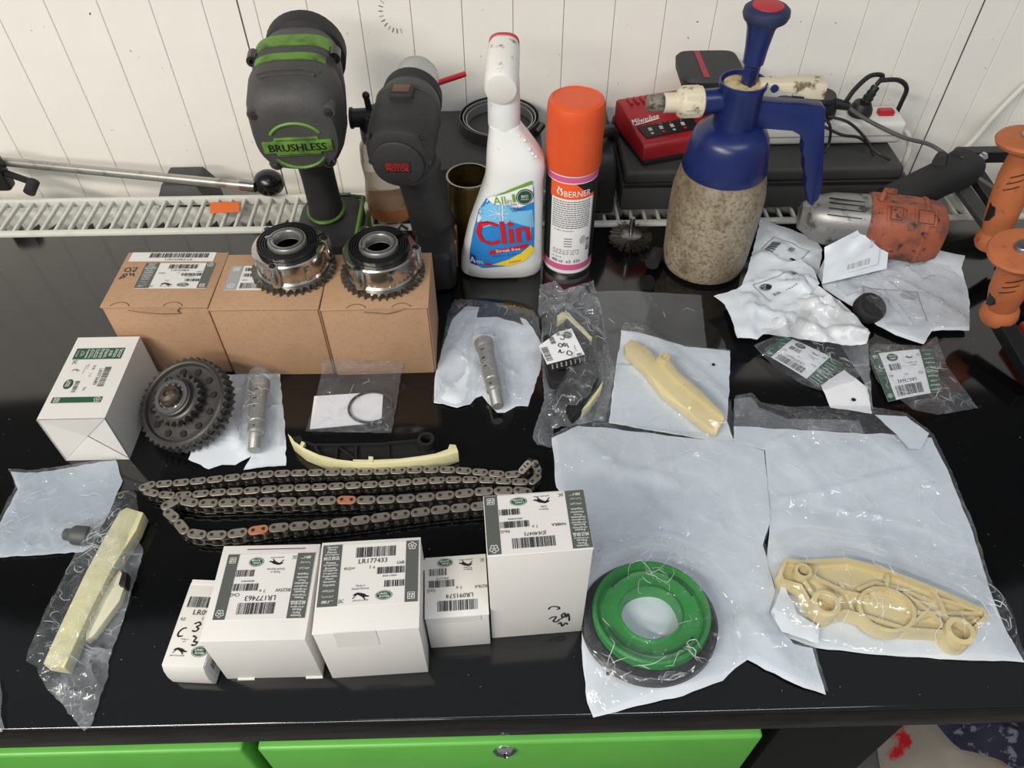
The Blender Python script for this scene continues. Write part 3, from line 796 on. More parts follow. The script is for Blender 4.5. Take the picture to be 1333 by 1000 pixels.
for st_ in ([(-.047, .021), (-.043, .0225), (-.0415, .0165), (-.047, .0175), (-.047, .021)], [(-.040, .022), (-.036, .023), (-.0365, .0195), (-.039, .017), (-.035, .017)],
            [(-.0485, .0045), (-.0465, .0095), (-.0435, .0075), (-.0475, .0055)], [(-.0465, .012), (-.0435, .013), (-.0425, .0105), (-.0455, .0095), (-.0465, .012)], [(-.0405, .0145), (-.0385, .0105), (-.0365, .0135), (-.035, .009)]):
    pr.stroke('marker', [(a + .0005, b - .006) for a, b in st_], .001)
pr.build(lid, 'handwriting')
t2, w, d, h, lid = kraft('brown cardboard box in the middle of the row, chrome cam phaser on its right end', -.2850, -.1775, .5590, .6440, .095, R(-.8), 'plain')
lb = part('label', MB().box((-.012, .0045, h + .0002), (.066, .0375, .0003)), m_white, t2, local=True)
pr = PR(top_map(t2, h + .00035)); f4 = pr.f; pr.f = lambda x, y, dd: f4(x - .012, y + .0045, dd)
pr.poly('silver', [(-.033, .01875), (-.033, -.01875), (-.021, -.01875), (-.021, .01875)])
frame_mark(pr, -.027, .013, .0028); knot_mark(pr, -.027, -.013, .0034)
pr.bars('black', -.018, -.017, .02, -.0085, 81, 34); pr.bars('black', -.018, .001, -.004, .006, 82, 12); pr.bars('black', -.018, .010, -.004, .015, 83, 12); pr.text('black', 'GhG', -.015, -.004, h=.002)
pr.build(lb)
t3, w, d, h, lid = kraft('brown cardboard box at the right end of the row, lid creased and torn', -.1770, -.0715, .5570, .6420, .095, R(.5), 'third')
lb = part('label', MB().box((-.0205, -.003, h + .0002), (.013, .028, .0003)), ink('stripe'), t3, local=True)
pr = PR(top_map(t3, h + .00035)); knot_mark(pr, -.0205, -.0125, .0035); pr.build(lb)

# ================================================================== tools along the back
def sect(F, secs, n=36):
    """superellipse sections along the z axis of frame F: (t, rx, ry, e, ox, oy)"""
    loops = []
    for q in secs:
        t_, rx, ry = q[:3]; e = q[3] if len(q) > 3 else 2.4; ox = q[4] if len(q) > 4 else 0; oy = q[5] if len(q) > 5 else 0
        loops.append([F @ Vector((a, b, t_)) for a, b in sell(rx, ry, n, e, ox, oy)])
    return loops
def screw(F, x, y, z, r):
    return MB().lathe([(r, 0), (r, r * .5), (r * .8, r * .8), (.0001, r * .85)], 14, F @ T(x, y, z) @ RX(math.pi))
def arcband(F, rx, ry, a0, a1, z0, z1, off, th, e=2.4, n=18, oy=0):
    pts = []
    for k in range(n + 1):
        a = R(a0 + (a1 - a0) * k / n); c, s_ = math.cos(a), math.sin(a)
        pts.append((math.copysign(abs(c) ** (2 / e), c), math.copysign(abs(s_) ** (2 / e), s_)))
    mb = MB(); o = [(p[0] * (rx + off + th), p[1] * (ry + off + th) + oy) for p in pts]; i_ = [(p[0] * (rx + off - .001), p[1] * (ry + off - .001) + oy) for p in pts]
    ring = o + i_[::-1]
    return mb.loft([[F @ Vector((a, b, z0)) for a, b in ring], [F @ Vector((a, b, z1)) for a, b in ring]])

m_toolgrey = mat('tool_grey', (62, 61, 60), .62, bump=(220, .2), var=(22, (74, 72, 70), .45, .75))
m_toolblack = mat('tool_black', (38, 38, 39), .6, bump=(220, .2), var=(22, (54, 52, 50), .5, .8))
m_limegreen = mat('tool_green', (92, 134, 48), .55, var=(50, (58, 80, 38), .44, .68))
# ---- large green/black impact wrench standing on its battery
t = thing('impact_wrench', 'green and black cordless impact wrench standing upright on its battery', 'power tool', (-.20, .75, 0))
Rc, Nc = Vector((-.199, .693, .205)), Vector((-.208, .845, .222))
F = frame(Rc, Nc)          # x of the frame points left-right, y up
F = frame(Rc, Nc) @ RZ(math.pi) if frame(Rc, Nc).col[0].x < 0 and False else frame(Rc, Nc)
L_ = (Nc - Rc).length
part('motor_housing', MB().loft(sect(F, [(-.004, .030, .028, 2.6, 0, -.004), (-.002, .040, .038, 2.6, 0, -.003), (.004, .0425, .044, 2.9, 0, -.002), (.018, .0455, .0475, 3.0), (.045, .0465, .0485, 3.2), (.060, .0445, .0465, 3.2), (.064, .0425, .0445, 3.2)])), m_toolgrey, t)
part('gear_housing', MB().loft(sect(F, [(.062, .043, .045, 3.4), (.068, .0445, .0465, 3.6), (.100, .042, .044, 3.4), (.118, .0395, .041, 2.8), (.132, .037, .037, 2.2)])), m_toolgrey, t)
part('nose_bumper', MB().loft(sect(F, [(.126, .0385, .0385, 2), (.130, .043, .043, 2), (.150, .043, .043, 2), (.156, .040, .040, 2), (.158, .030, .030, 2)])), m_rubber, t)
part('anvil', MB().cyl(Nc, Nc + (Nc - Rc).normalized() * .03, .0095, n=12), m_steel, t)
part('green_band', arcband(F, .0437, .0458, 36, 144, .078, .096, .0002, .0010, 3.5), m_limegreen, t)
part('green_band', arcband(F, .0455, .0478, 52, 128, .050, .0605, .0002, .0010, 3.2), m_limegreen, t)
for a0, a1, z in ((60, 120, .030), (66, 114, .022)):
    part('vent_ridge', arcband(F, .0458, .0478, a0, a1, z, z + .003, .0002, .0016, 3.05), m_toolgrey, t)
for x, y, r in ((-.036, .031, .0062), (.036, .031, .0062)):
    bo = part('bolt', MB().lathe([(r, 0), (r, .014), (r * .5, .014), (r * .45, .010), (.0001, .010)], 16, F @ T(x * 1.12, y * 1.12, .084) @ RX(math.pi)), m_darkscrew, t)
for x, y in ((-.036, .022), (.034, .022), (-.026, -.036), (.027, -.036)):
    part('screw', screw(F, x, y, -.0005 if y < 0 else .0005, .0042), m_darkscrew, t)
    part('screw_boss', MB().lathe([(.0075, 0), (.0075, .010), (.0065, .012)], 16, F @ T(x, y, .011) @ RX(math.pi)), m_toolgrey, t)
# rear plate with the word
pw, ph = .034, .0105
plate = [(-pw, -ph * .62), (-pw * .66, -ph * .62), (-pw * .62, -ph), (pw * .62, -ph), (pw * .66, -ph * .62), (pw, -ph * .62), (pw, ph * .62), (pw * .66, ph * .62), (pw * .62, ph), (-pw * .62, ph), (-pw * .66, ph * .62), (-pw, ph * .62)]
Fp = F @ T(0, -.012, -.0035) @ RX(math.pi) @ RZ(math.pi)
pl = part('name_plate', MB().prism(plate, 0, .0025, Fp), m_limegreen, t, bev=.0006)
pr = PR(lambda x, y, d: Fp @ Vector((x, y, .0025 + d)), .0003)
for ox in (-.0003, .0003): pr.text('black', 'BRUSHLESS', ox, 0, h=.0085, w=.056)
pr.stroke('black', [(-pw * .58, -ph * .82), (pw * .58, -ph * .82)], .0006, 2, 1); pr.stroke('black', [(-pw * .58, ph * .82), (pw * .58, ph * .82)], .0006, 2, 1)
pr.build(pl, 'lettering')
for sgn, nm in ((1, 'arc'), (-1, 'arc')):
    pts = [F @ Vector((.026 * math.cos(R(a)), -.012 + sgn * (.006 + .020 * math.sin(R(a)) ** 1.0), -.0042)) for a in range(25, 156, 10)]
    part('green_arc', MB().tube(pts, .0017, 6), m_limegreen, t)
hb, ht = Vector((-.2035, .762, .060)), Vector((-.203, .752, .180))
part('handle', MB().loft([[frame(hb, ht) @ Vector((a, b, z)) for a, b in sell(rx, ry, 28, 2.3)] for z, rx, ry in ((0, .021, .026), (.02, .0185, .024), (.06, .018, .023), (.10, .020, .027), (.125, .024, .03))]), m_rubber, t)
part('handle_ring', MB().lathe([(.0215, 0), (.0225, .002), (.0215, .004)], 28, frame(hb + (ht - hb) * .06, ht) @ Matrix.Diagonal((1, 1.25, 1, 1))), m_limegreen, t)
ft = part('foot', MB().loft([[(a - .2, b + .752, z) for a, b in sell(rx, ry, 32, 4)] for z, rx, ry in ((.034, .038, .052), (.050, .038, .052), (.058, .036, .050), (.063, .026, .036))]), m_toolblack, t)
bt = part('battery', MB().loft([[(a - .2, b + .750, z) for a, b in sell(rx, ry, 32, 5)] for z, rx, ry in ((.0, .034, .052), (.003, .038, .056), (.030, .039, .057), (.0335, .037, .054))]), m_toolblack, t)
part('battery_trim', MB().box((-.1605, .752, .030), (.004, .075, .034)), m_limegreen, t, bev=.0015)
part('battery_latch', MB().box((-.176, .6925, .020), (.030, .006, .018)), m_limegreen, t, bev=.002)
part('foot_trim', MB().tube([(-.166, .70, .057), (-.166, .80, .057), (-.2, .806, .057)], .003, 6), m_limegreen, t)
part('fuel_gauge', MB().box((-.186, .797, .0635), (.012, .006, .002)), m_darkscrew, t, bev=.0006)

# ---- smaller black drill
t = thing('drill_driver', 'black cordless drill with red motor badge and bare metal chuck', 'power tool', (-.085, .735, 0))
Rc, Nc = Vector((-.101, .686, .181)), Vector((-.0885, .835, .192)); F = frame(Rc, Nc)
part('motor_housing', MB().loft(sect(F, [(-.002, .022, .021, 2.2), (.0, .029, .028, 2.2), (.003, .031, .030, 2.2), (.012, .0335, .032, 2.4), (.03, .034, .034, 2.7), (.055, .034, .035, 2.8), (.075, .033, .033, 2.6)])), m_toolblack, t)
part('gear_housing', MB().loft(sect(F, [(.070, .0335, .034, 2.6), (.076, .0345, .035, 2.6), (.088, .033, .033, 2.2), (.098, .0315, .0315, 2)])), m_toolgrey, t)
part('clutch_ring', MB().loft(sect(F, [(.094, .031, .031, 2), (.097, .033, .033, 2), (.112, .032, .032, 2), (.115, .029, .029, 2)])), m_rubber, t)
part('chuck', MB().loft(sect(F, [(.112, .0235, .0235, 2), (.118, .0245, .0245, 2), (.150, .0235, .0235, 2), (.162, .017, .017, 2), (.166, .010, .010, 2)])), m_alu, t)
bx = part('speed_switch', MB().box((0, .036, .058), (.024, .008, .020), F), m_toolblack, t, bev=.002)
part('switch_window', MB().box((0, .0405, .058), (.017, .001, .012), F), mat('switch_brown', (96, 66, 56), .5), bx, bev=.0003)
Fr = F @ T(0, -.006, -.0025) @ RX(math.pi) @ RZ(math.pi)
dc = part('rear_disc', MB().lathe([(.0262, 0), (.0262, .0018), (.024, .003), (.0001, .003)], 30, Fr), m_toolblack, t)
bd = part('badge', MB().box((.0, -.0015, .0034), (.026, .0125, .001), Fr), mat('badge_dark', (44, 26, 26), .5), t, bev=.0003)
pr = PR(lambda x, y, d: Fr @ Vector((x, y - .0015, .0039 + d)), .0002)
pr.text('red', 'BRUSHLESS', 0, .003, h=.0034, w=.023); pr.text('red', 'MOTOR', 0, -.0022, h=.0050, w=.0225); pr.build(bd, 'lettering')
for x, y in ((-.027, .022), (.027, .022), (-.029, -.010), (.029, -.010)): part('screw', screw(F, x, y, .004 if y > 0 else .006, .003), m_darkscrew, t)
hb, ht = Vector((-.079, .752, .05)), Vector((-.0925, .732, .165))
part('handle', MB().loft([[frame(hb, ht) @ Vector((a, b, z)) for a, b in sell(rx, ry, 28, 2.8)] for z, rx, ry in ((0, .021, .026), (.03, .0195, .024), (.075, .019, .024), (.085, .0225, .027), (.09, .0225, .027), (.094, .019, .024), (.12, .022, .027))]), m_toolblack, t)
part('battery', MB().loft([[(a - .076, b + .735, z) for a, b in sell(rx, ry, 32, 5)] for z, rx, ry in ((.0, .020, .042), (.003, .0235, .046), (.046, .0235, .046), (.052, .020, .042))]), m_blackpl, t)
part('battery_stripe', MB().box((-.0525, .722, .030), (.003, .007, .036)), mat('bronze_strip', (120, 72, 44), .5), t, bev=.0008)
part('battery_stripe', MB().box((-.0525, .748, .03), (.003, .004, .042)), mat('bronze_strip', (120, 72, 44), .5), t, bev=.0008)

# ---- clear bottle with black pump cap
t = thing('dropper_bottle', 'clear plastic bottle with amber dregs and black pump cap, behind the drill', 'bottle', (-.139, .852, .002))
bc = (-.139, .852)
m_clearpl = mat('clear_plastic', (232, 228, 218), .12, trans=.92, ior=1.25)
part('bottle_body', MB().lathe([(.030, .002), (.033, .005), (.0335, .03), (.031, .055), (.033, .078), (.031, .098), (.024, .108), (.022, .114)], 32, T(*bc, 0), True, False), m_clearpl, t)
part('liquid', MB().lathe([(.029, .004), (.0318, .007), (.0322, .022), (.0001, .022)], 32, T(*bc, 0)), mat('amber_liquid', (196, 120, 44), .1, trans=.6, ior=1.33), t)
part('residue', MB().lathe([(.0316, .0225), (.0312, .032), (.0298, .052)], 32, T(*bc, 0), False, False), film('residue_brown', .35, (190, 160, 120), .3, 40, .2), t)
cap = part('cap', MB().lathe([(.026, .106), (.027, .108), (.027, .124), (.022, .128), (.022, .140), (.0001, .140)], 28, T(*bc, 0)), m_blackpl, t)
part('spout', MB().cyl((bc[0], bc[1], .134), (bc[0] - .033, bc[1] - .002, .134), .011, .011).cyl((bc[0] - .033, bc[1] - .002, .134), (bc[0] - .036, bc[1] - .002, .134), .0125), m_blackpl, cap)
part('nipple', MB().cyl((bc[0] - .012, bc[1], .138), (bc[0] - .014, bc[1], .160), .004, .0035).sphere((bc[0] - .014, bc[1], .161), .0045), m_blackpl, cap)
part('lever', MB().tube([(bc[0] + .004, bc[1], .138), (bc[0] + .006, bc[1], .158), (bc[0] + .014, bc[1], .161)], .003, 8), m_blackpl, cap)
part('elbow', MB().cyl((bc[0] + .02, bc[1] + .01, .13), (bc[0] + .034, bc[1] + .012, .165), .006).sphere((bc[0] + .034, bc[1] + .012, .166), .0068), m_blackpl, cap)

# ---- flat black tool case, hose rings on it
C1z = .066
cx0, cx1 = P(566, 215, C1z).x, P(702, 160, C1z).x
t = thing('tool_case', 'flat black plastic case against the wall, metal rings lying on top', 'case', ((cx0 + cx1) / 2, .92, .002))
part('shell', MB().box(((cx0 + cx1) / 2, .917, .033), (cx1 - cx0, .145, .060)), m_darkgrey, t, bev=.005, seg=3)
part('lid', MB().box(((cx0 + cx1) / 2, .917, C1z - .003), (cx1 - cx0 + .002, .147, .006)), m_darkgrey, t, bev=.002)
rc = P(650, 152, C1z + .003); rc.y = .943
t = thing('hose_rings', 'nested steel clamp rings lying on the flat black case', 'ring', rc)
for k, (r, z0, hh) in enumerate(((.053, .0, .014), (.0485, .003, .010), (.0445, .001, .009))):
    part('ring', MB().ring(r, r - .0012, z0 - .003, z0 + hh, 48, T(*rc)), mat('ring_steel', (168, 168, 166), .45, .8) if k else mat('ring_dark', (96, 96, 94), .45, .8), t)
part('clamp_screw', MB().cyl((rc.x + .047, rc.y - .028, rc.z + .004), (rc.x + .056, rc.y - .012, rc.z + .006), .005), m_darkscrew, t)
# red pen-like tube
a, b = PY(563, 134, .935), PY(607, 130, .94)
a.z = b.z = .142
t = solo('plastic_tube', MB().cyl((-.10, .90, .142), (b.x, b.y, .142), .0035, .0035, 12), mat('red_plastic_tube', (186, 34, 44), .4), 'thin red plastic tube sticking out behind the drill chuck', 'tube')
# brass coloured open can
cn = Vector((-.036, .800, 0))
t = thing('metal_can', 'open brass-coloured can with sticky residue, behind the spray bottle', 'can', cn)
mm = mat('tarnished_brass', (150, 128, 74), .35, .9, var=(30, (84, 66, 36), .45, .7))
part('can_wall', MB().lathe([(.026, .001), (.026, .082), (.0268, .084), (.0252, .084), (.0252, .004), (.0001, .004)], 32, T(*cn)), mm, t)
part('rim', MB().ring(.0272, .0250, .083, .0855, 32, T(*cn)), m_steel, t)
part('residue', MB().lathe([(.0245, .03), (.0001, .03)], 28, T(*cn), False, True), mat('brown_goo', (70, 48, 22), .25), t)

# ---- steel lever bar with black ball, on the radiator
t = thing('lever_bar', 'long steel lever bar with black ball knob across the radiator', 'bar', (-.45, .87, .002))
a, b = P(-60, 204, .055), P(332, 243, .022)
a.y = .905; b.y = .868
a, b = P(-60, 204, .030), P(333, 243, .022)
part('shaft', MB().cyl(a, b, .0062, .0062, 16), mat('bar_steel', (176, 174, 168), .42, .85, var=(40, (120, 116, 108), .55, .75)), t)
kn = P(350, 238, .022)
part('knob', MB().sphere(kn, .0185, 20, 12, (1.1, 1, .95)), mat('ball_black', (14, 14, 14), .25), t)
part('collar', MB().cyl(b - (b - a).normalized() * .02, b, .0078, .0078, 16), m_steel, t)
jh = P(4, 215, .03)
part('pivot_block', MB().box((jh.x - .016, jh.y - .004, .022), (.034, .02, .05)), m_blackmetal, t, bev=.004)
part('side_arm', MB().tube([P(4, 224, .022), P(44, 238, .014)], .0045, 8), m_blackmetal, t)
part('rubber_tip', MB().cyl(P(44, 236, .016), P(38, 251, .010), .0075, .0075, 14), m_rubber, t)
# black wedge between bar and wall
w0 = PY(245, 233, .94)
mbw = MB().loft([[(w0.x - .037, .897, -.04), (w0.x + .037, .897, -.04), (w0.x + .037, .955, -.04), (w0.x - .037, .955, -.04)],
                 [(w0.x - .033, .897, w0.z - .006), (w0.x + .033, .897, w0.z - .006), (w0.x + .033, .955, w0.z - .006), (w0.x - .033, .955, w0.z - .006)],
                 [(w0.x - .023, .905, w0.z + .014), (w0.x + .023, .905, w0.z + .014), (w0.x + .023, .95, w0.z + .014), (w0.x - .023, .95, w0.z + .014)]])
solo('plastic_block', mbw, m_darkgrey, 'dark wedge-shaped plastic block standing behind the steel bar', 'block', bev=.003)

# ---- glass cleaner trigger bottle
t = thing('spray_bottle', 'white trigger spray bottle of blue-labelled glass cleaner', 'bottle', (0, .735, 0))
m_wpl = mat('bottle_white', (226, 228, 226), .3, var=[(9, (214, 214, 208), .5, .8), (75, (150, 142, 128), .68, .74)])
m_wpl2 = mat('bottle_scuffed', (224, 222, 216), .4, var=[(60, (120, 108, 92), .60, .70)], bump=(80, .1))
secs = [(.0, .003, .044, .024), (.004, .0005, .0485, .0275), (.0186, .0015, .0485, .029), (.0633, .0066, .0425, .029), (.1038, .0135, .0355, .0275), (.1245, .0166, .032, .0265), (.1408, .0183, .0318, .026), (.1502, .0179, .031, .025), (.163, .0145, .0265, .0215), (.1748, .0114, .0218, .0185), (.184, .0085, .0178, .017), (.190, .0068, .016, .016)]
EXP = 3.0
part('bottle_body', MB().loft([[(cx + a, .735 + b, z) for a, b in sell(rx, ry, 40, EXP)] for z, cx, rx, ry in secs]), m_wpl, t, sm=50)
def clin_map(x, z, d):
    z = min(max(z, .004), .15)
    for i in range(len(secs) - 1):
        if secs[i][0] <= z <= secs[i + 1][0]: break
    k = (z - secs[i][0]) / (secs[i + 1][0] - secs[i][0]); cx, rx, ry = [secs[i][q] + (secs[i + 1][q] - secs[i][q]) * k for q in (1, 2, 3)]
    u = min(abs((x - cx) / rx), .97)
    return Vector((x, .735 - ry * (1 - u ** EXP) ** (1 / EXP) - d, z))
part('neck_collar', MB().lathe([(.0165, 0), (.0168, .002), (.0165, .034), (.0150, .036)], 28, T(.0066, .735, .188)), m_wpl, t)
h0, h1 = Vector((.0035, .713, .236)), Vector((.008, .778, .250))
hF = frame(h0, h1)
part('trigger_head', MB().loft(sect(hF, [(-.001, .0125, .0135, 2), (0, .0155, .017, 2), (.003, .0168, .0185, 2), (.03, .017, .018, 2.4), (.058, .0165, .015, 2.6), (.066, .015, .0125, 2.6)], 28)), m_wpl2, t)
part('head_neck', MB().loft([[(.0066 + a, .735 + b, z) for a, b in sell(rx, ry, 24, 2.4)] for z, rx, ry in ((.218, .016, .016), (.226, .0162, .018), (.236, .016, .02))]), m_wpl2, t)
part('nozzle', MB().loft(sect(hF, [(.0655, .0148, .0125, 2.6), (.0665, .0158, .0135, 2.6), (.070, .0155, .013, 2.6)], 28)), mat('nozzle_red', (170, 40, 48), .45), t)
part('trigger', MB().tube([(.008, .765, .236), (.008, .772, .215), (.008, .768, .19)], [.007, .006, .005], 10), m_wpl2, t)
for k, (a, b) in enumerate(((664, 188), (676, 183), (684, 188), (690, 198), (672, 197), (680, 206), (694, 203), (698, 206))):
    q = PY(a, b, .712); u = secs[-4]
    part('grip_dot', MB().sphere((q.x, .735 - .0232 + (.163 - min(q.z, .163)) * 0 + max(q.z - .150, 0) * .28, q.z), .0016, 8, 5), m_wpl, t)
# label
lo = lambda a, b: (lambda v: (v.x, v.z))(PY(560 + a * .34, 40 + b * .34, .707))
def lpoly(l): return [lo(*p) for p in l]
lbp = lpoly([(150, 890), (152, 850), (165, 780), (185, 710), (215, 655), (250, 632), (320, 608), (370, 585), (392, 580), (398, 620), (400, 700), (400, 800), (398, 850), (360, 880), (280, 900), (200, 908)])
class Lab:
    pass
def patch(pr, col, poly, lay, step=.004):
    g = Sheet(poly, 0, step, 3, 0, 0, 0, edge_jit=0)
    pr._p(col, [(float(a[0]), float(a[1])) for a in g.v2], g.faces, lay)
pr = PR(clin_map, .0004, .0003)
patch(pr, 'blue', lbp, 0)
patch(pr, 'sky', lpoly([(190, 700), (240, 655), (300, 660), (330, 690), (392, 690), (398, 760), (330, 735), (250, 740), (200, 760)]), 1)
patch(pr, 'white', lpoly([(215, 655), (250, 632), (320, 608), (392, 584), (397, 660), (330, 680), (300, 668), (245, 668)]), 2)
patch(pr, 'lime', lpoly([(235, 642), (310, 606), (370, 583), (392, 580), (394, 592), (340, 606), (285, 626)]), 3)
patch(pr, 'yellow', lpoly([(235, 892), (300, 872), (352, 845), (385, 822), (398, 838), (398, 852), (360, 880), (300, 896)]), 3)
patch(pr, 'deepblue', lpoly([(152, 860), (175, 866), (180, 900), (152, 896)]), 3)
def ltx(col, s_, a, b, h, w=None, rot=0, lay=5, shear=0): 
    q = lo(a, b); pr.text(col, s_, q[0], q[1], h=h, w=w, rot=rot, lay=lay, shear=shear)
ltx('lime', 'All', 264, 651, .0098, .0135, R(8)); ltx('lime', 'in', 301, 650, .0055, .0052, R(8)); ltx('lime', '1', 320, 640, .0100, .0032, R(8))
ltx('deepblue', 'CLEAN', 312, 664, .0032, .011, R(6)); ltx('deepblue', 'SHINE', 322, 677, .0032, .010, R(8)); ltx('deepblue', 'PROTECT', 340, 684, .0032, .015, R(10))
q = lo(362, 637); pr.ell('green', q[0], q[1], .0095, .0098, 4, 28)
pr.text('white', 'BIO', q[0], q[1] + .0012, h=.0032, w=.0075, lay=6); pr.text('white', 'FORMULA', q[0], q[1] - .0025, h=.0018, w=.0085, lay=6)
pr.stroke('white', [(q[0] + .0082 * math.cos(k * .4189), q[1] + .0085 * math.sin(k * .4189)) for k in range(15)], .0004, 6, 1, True)
q = lo(278, 769)
for ox in (-.0008, 0, .0008): pr.text('red', 'Clin', q[0] + ox, q[1], h=.0315, w=.060, rot=R(5), lay=6)
q = lo(306, 735)
pr.poly('red', [(q[0] + (.0052 if k % 2 == 0 else .002) * math.cos(k * .6283 + 1.8), q[1] + (.0052 if k % 2 == 0 else .002) * math.sin(k * .6283 + 1.8)) for k in range(10)], 7)
patch(pr, 'red', lpoly([(228, 838), (372, 812), (370, 828), (225, 853)]), 5)
ltx('white', 'Streak free', 298, 833, .0042, .028, R(6), 7); ltx('deepblue', 'Windows & Mirrors', 292, 852, .0024, .034, R(6), 7)
ltx('red', 'Lemon', 325, 876, .0030, .013, R(10), 7)
ltx('white', 'A', 162, 880, .0075, .0065, 0, 7); ltx('white', '100%', 187, 883, .0042, .010, 0, 7); q = lo(222, 890); pr.ell('red', q[0], q[1], .0045, .0018, 7)
for k in range(9):
    a = k * .698; q = lo(262, 700); pr.stroke('white', [(q[0], q[1]), (q[0] + .011 * math.cos(a), q[1] + .009 * math.sin(a))], .0005, 4, 1)
pr.stroke('white', [lo(276, 668), lo(279, 735)], .001, 4, 1); pr.stroke('palegrey', [lo(386, 700), lo(384, 800)], .001, 4, 1)
lab_ob = pr
pr.build(t, 'label_print')

# ---- aerosol can
t = thing('aerosol_can', 'aerosol can with orange cap and white text panel', 'can', (.0815, .7415, 0))
cc = (.0815, .7415); rc_ = .0287
part('can_body', MB().lathe([(.024, .004), (.027, .0), (.0286, .002), (.0286, .006), (rc_, .008), (rc_, .136), (.0268, .141), (.022, .146)], 40, T(*cc, 0)), mat('can_white', (226, 226, 226), .35), t)
part('base_rim', MB().ring(.0292, .026, -.000, .004, 40, T(*cc, 0)), m_steel, t)
part('cap', MB().lathe([(.0302, .138), (.0305, .140), (.0305, .196), (.0300, .206), (.0285, .2105), (.025, .2125), (.0245, .2118), (.0001, .2118)], 44, T(*cc, 0)), mat('cap_orange', (216, 84, 38), .45, var=(12, (204, 76, 34), .5, .8)), t)
def can_map(x, y, d):
    a = x / rc_ - math.pi / 2 - .07
    return Vector((cc[0] + (rc_ + d) * math.cos(a), cc[1] + (rc_ + d) * math.sin(a), y))
pr = PR(can_map, .0003, .00015)
HW = math.pi * rc_
pr.grid('pink', -HW, .129, HW, .1358, 0, 64, 1); pr.grid('pink', -HW, .009, HW, .0175, 0, 64, 1)
pr.grid('orange', -.026, .1085, .010, .128, 1, 26, 1); pr.grid('black', -HW, .0185, -.0245, .128, 1, 40, 1); pr.grid('black', .0275, .0185, HW, .128, 1, 40, 1); pr.grid('grey', .0275, .0185, .0285, .108, 2)
for k in range(20):
    a0, a1 = .004 + k * .0012, .004 + (k + 1) * .0012
    g = lambda a: .128 - max(0, min(1, (a - .004) / .016)) * .0155
    pr.poly('black', [(a0, .128), (a1, .128), (a1, g(a1)), (a0, g(a0))], 2)
    pr.poly('orange', [(a0, g(a0)), (a1, g(a1)), (a1, .1085), (a0, .1085)], 1)
pr.text('white', 'BERNER', .0065, .1155, h=.0072, w=.030, lay=4)
pr.stroke('white', [(-.0145, .1135), (-.0165, .117), (-.0145, .121), (-.0158, .123)], .0016, 4); pr.stroke('white', [(-.0120, .1125), (-.0105, .116), (-.0125, .1195), (-.0112, .1215)], .0016, 4)
rd = random.Random(12)
for k in range(13):
    y = .1045 - k * .0029; x = -.022
    while x < .022:
        l = rd.uniform(.0015, .0045); pr.poly('grey', [(x, y), (min(x + l, .023), y), (min(x + l, .023), y + .0013), (x, y + .0013)], 2); x += l + .0008
for k in range(4):
    y = .0545 - k * .0036; pr.poly('grey', [(-.006, y), (.003, y), (.003, y + .0012), (-.006, y + .0012)], 2)
pr.text('grey', 'EU 4444 ON44 0000', -.008, .066, h=.0016, w=.022) if False else pr.bars('grey', -.019, .0655, .004, .0668, 4, 12)
for k in range(3): pr.bars('grey', -.019, .038 - k * .0026, .012, .0392 - k * .0026, 50 + k, 10)
pr.ell('palegrey', .016, .052, .004, .006, 2); pr.bars('black', .021, .035, .0255, .052, 9, 9, vert=True)
pr.bars('grey', -.020, .0275, -.008, .0287, 3, 6)
pr.text('black', '400 ml', -.0135, .0225, h=.0042, w=.0135); pr.text('black', 'e3', .0, .0225, h=.0042, w=.005); pr.text('black', '520', .010, .0225, h=.0042, w=.0075)
pr.build(t, 'label_print')

# ---- wire wheel brush
wc = P(821, 306, .010)
t = thing('wire_brush', 'round steel wire wheel brush with upright shank', 'brush', (wc.x, wc.y, 0))
part('hub', MB().lathe([(.013, .007), (.0135, .009), (.0135, .012), (.010, .0135), (.0001, .0135)], 24, T(wc.x, wc.y, 0)), m_steel, t)
part('hub_plate', MB().lathe([(.013, .0), (.013, .007)], 24, T(wc.x, wc.y, 0)), m_darkscrew, t)
part('shank', MB().cyl((wc.x, wc.y, .013), (wc.x, wc.y, .036), .003, .003, 12), m_steel, t)
br = MB(); rd = random.Random(2)
for k in range(420):
    a = rd.uniform(0, 6.2832); z = rd.uniform(.001, .0125); r1 = .026 + rd.uniform(-.003, .0015); z1 = z + rd.uniform(-.0015, .002); a1 = a + rd.uniform(-.08, .08)
    p, q = Vector((wc.x + .011 * math.cos(a), wc.y + .011 * math.sin(a), z)), Vector((wc.x + r1 * math.cos(a1), wc.y + r1 * math.sin(a1), max(.0008, z1)))
    br.cyl(p, q, .00042, .00042, 3)
part('bristles', br, mat('bristle_steel', (96, 90, 82), .45, .8), t)['kind'] = 'stuff'

# ---- blue pump sprayer
t = thing('pump_sprayer', 'grimy pump sprayer with blue head, cream nozzle and raised plunger', 'sprayer', (.247, .735, 0))
sx, sy = .247, .735
m_grime = mat('grimy_plastic', (158, 147, 126), .5, var=[(16, (116, 102, 84), .38, .68), (260, (84, 72, 58), .46, .72), (45, (92, 78, 62), .55, .75)], bump=(120, .12))
m_blue = mat('sprayer_blue', (21, 34, 86), .32, var=(14, (27, 43, 100), .45, .7))
m_bone = mat('bone_plastic', (206, 196, 172), .5, var=[(60, (110, 94, 72), .56, .66)])
part('tank', MB().lathe([(.030, .004), (.042, .0), (.0475, .004), (.0495, .012), (.0503, .035), (.0515, .06), (.0522, .085), (.0515, .105), (.0485, .122), (.044, .136), (.040, .15)], 48, T(sx, sy, 0)), m_grime, t)
part('shoulder_cap', MB().lathe([(.0455, .132), (.0462, .134), (.0440, .148), (.0418, .162), (.0400, .170), (.0365, .1765), (.0285, .1815), (.0225, .184)], 44, T(sx, sy, 0)), m_blue, t)
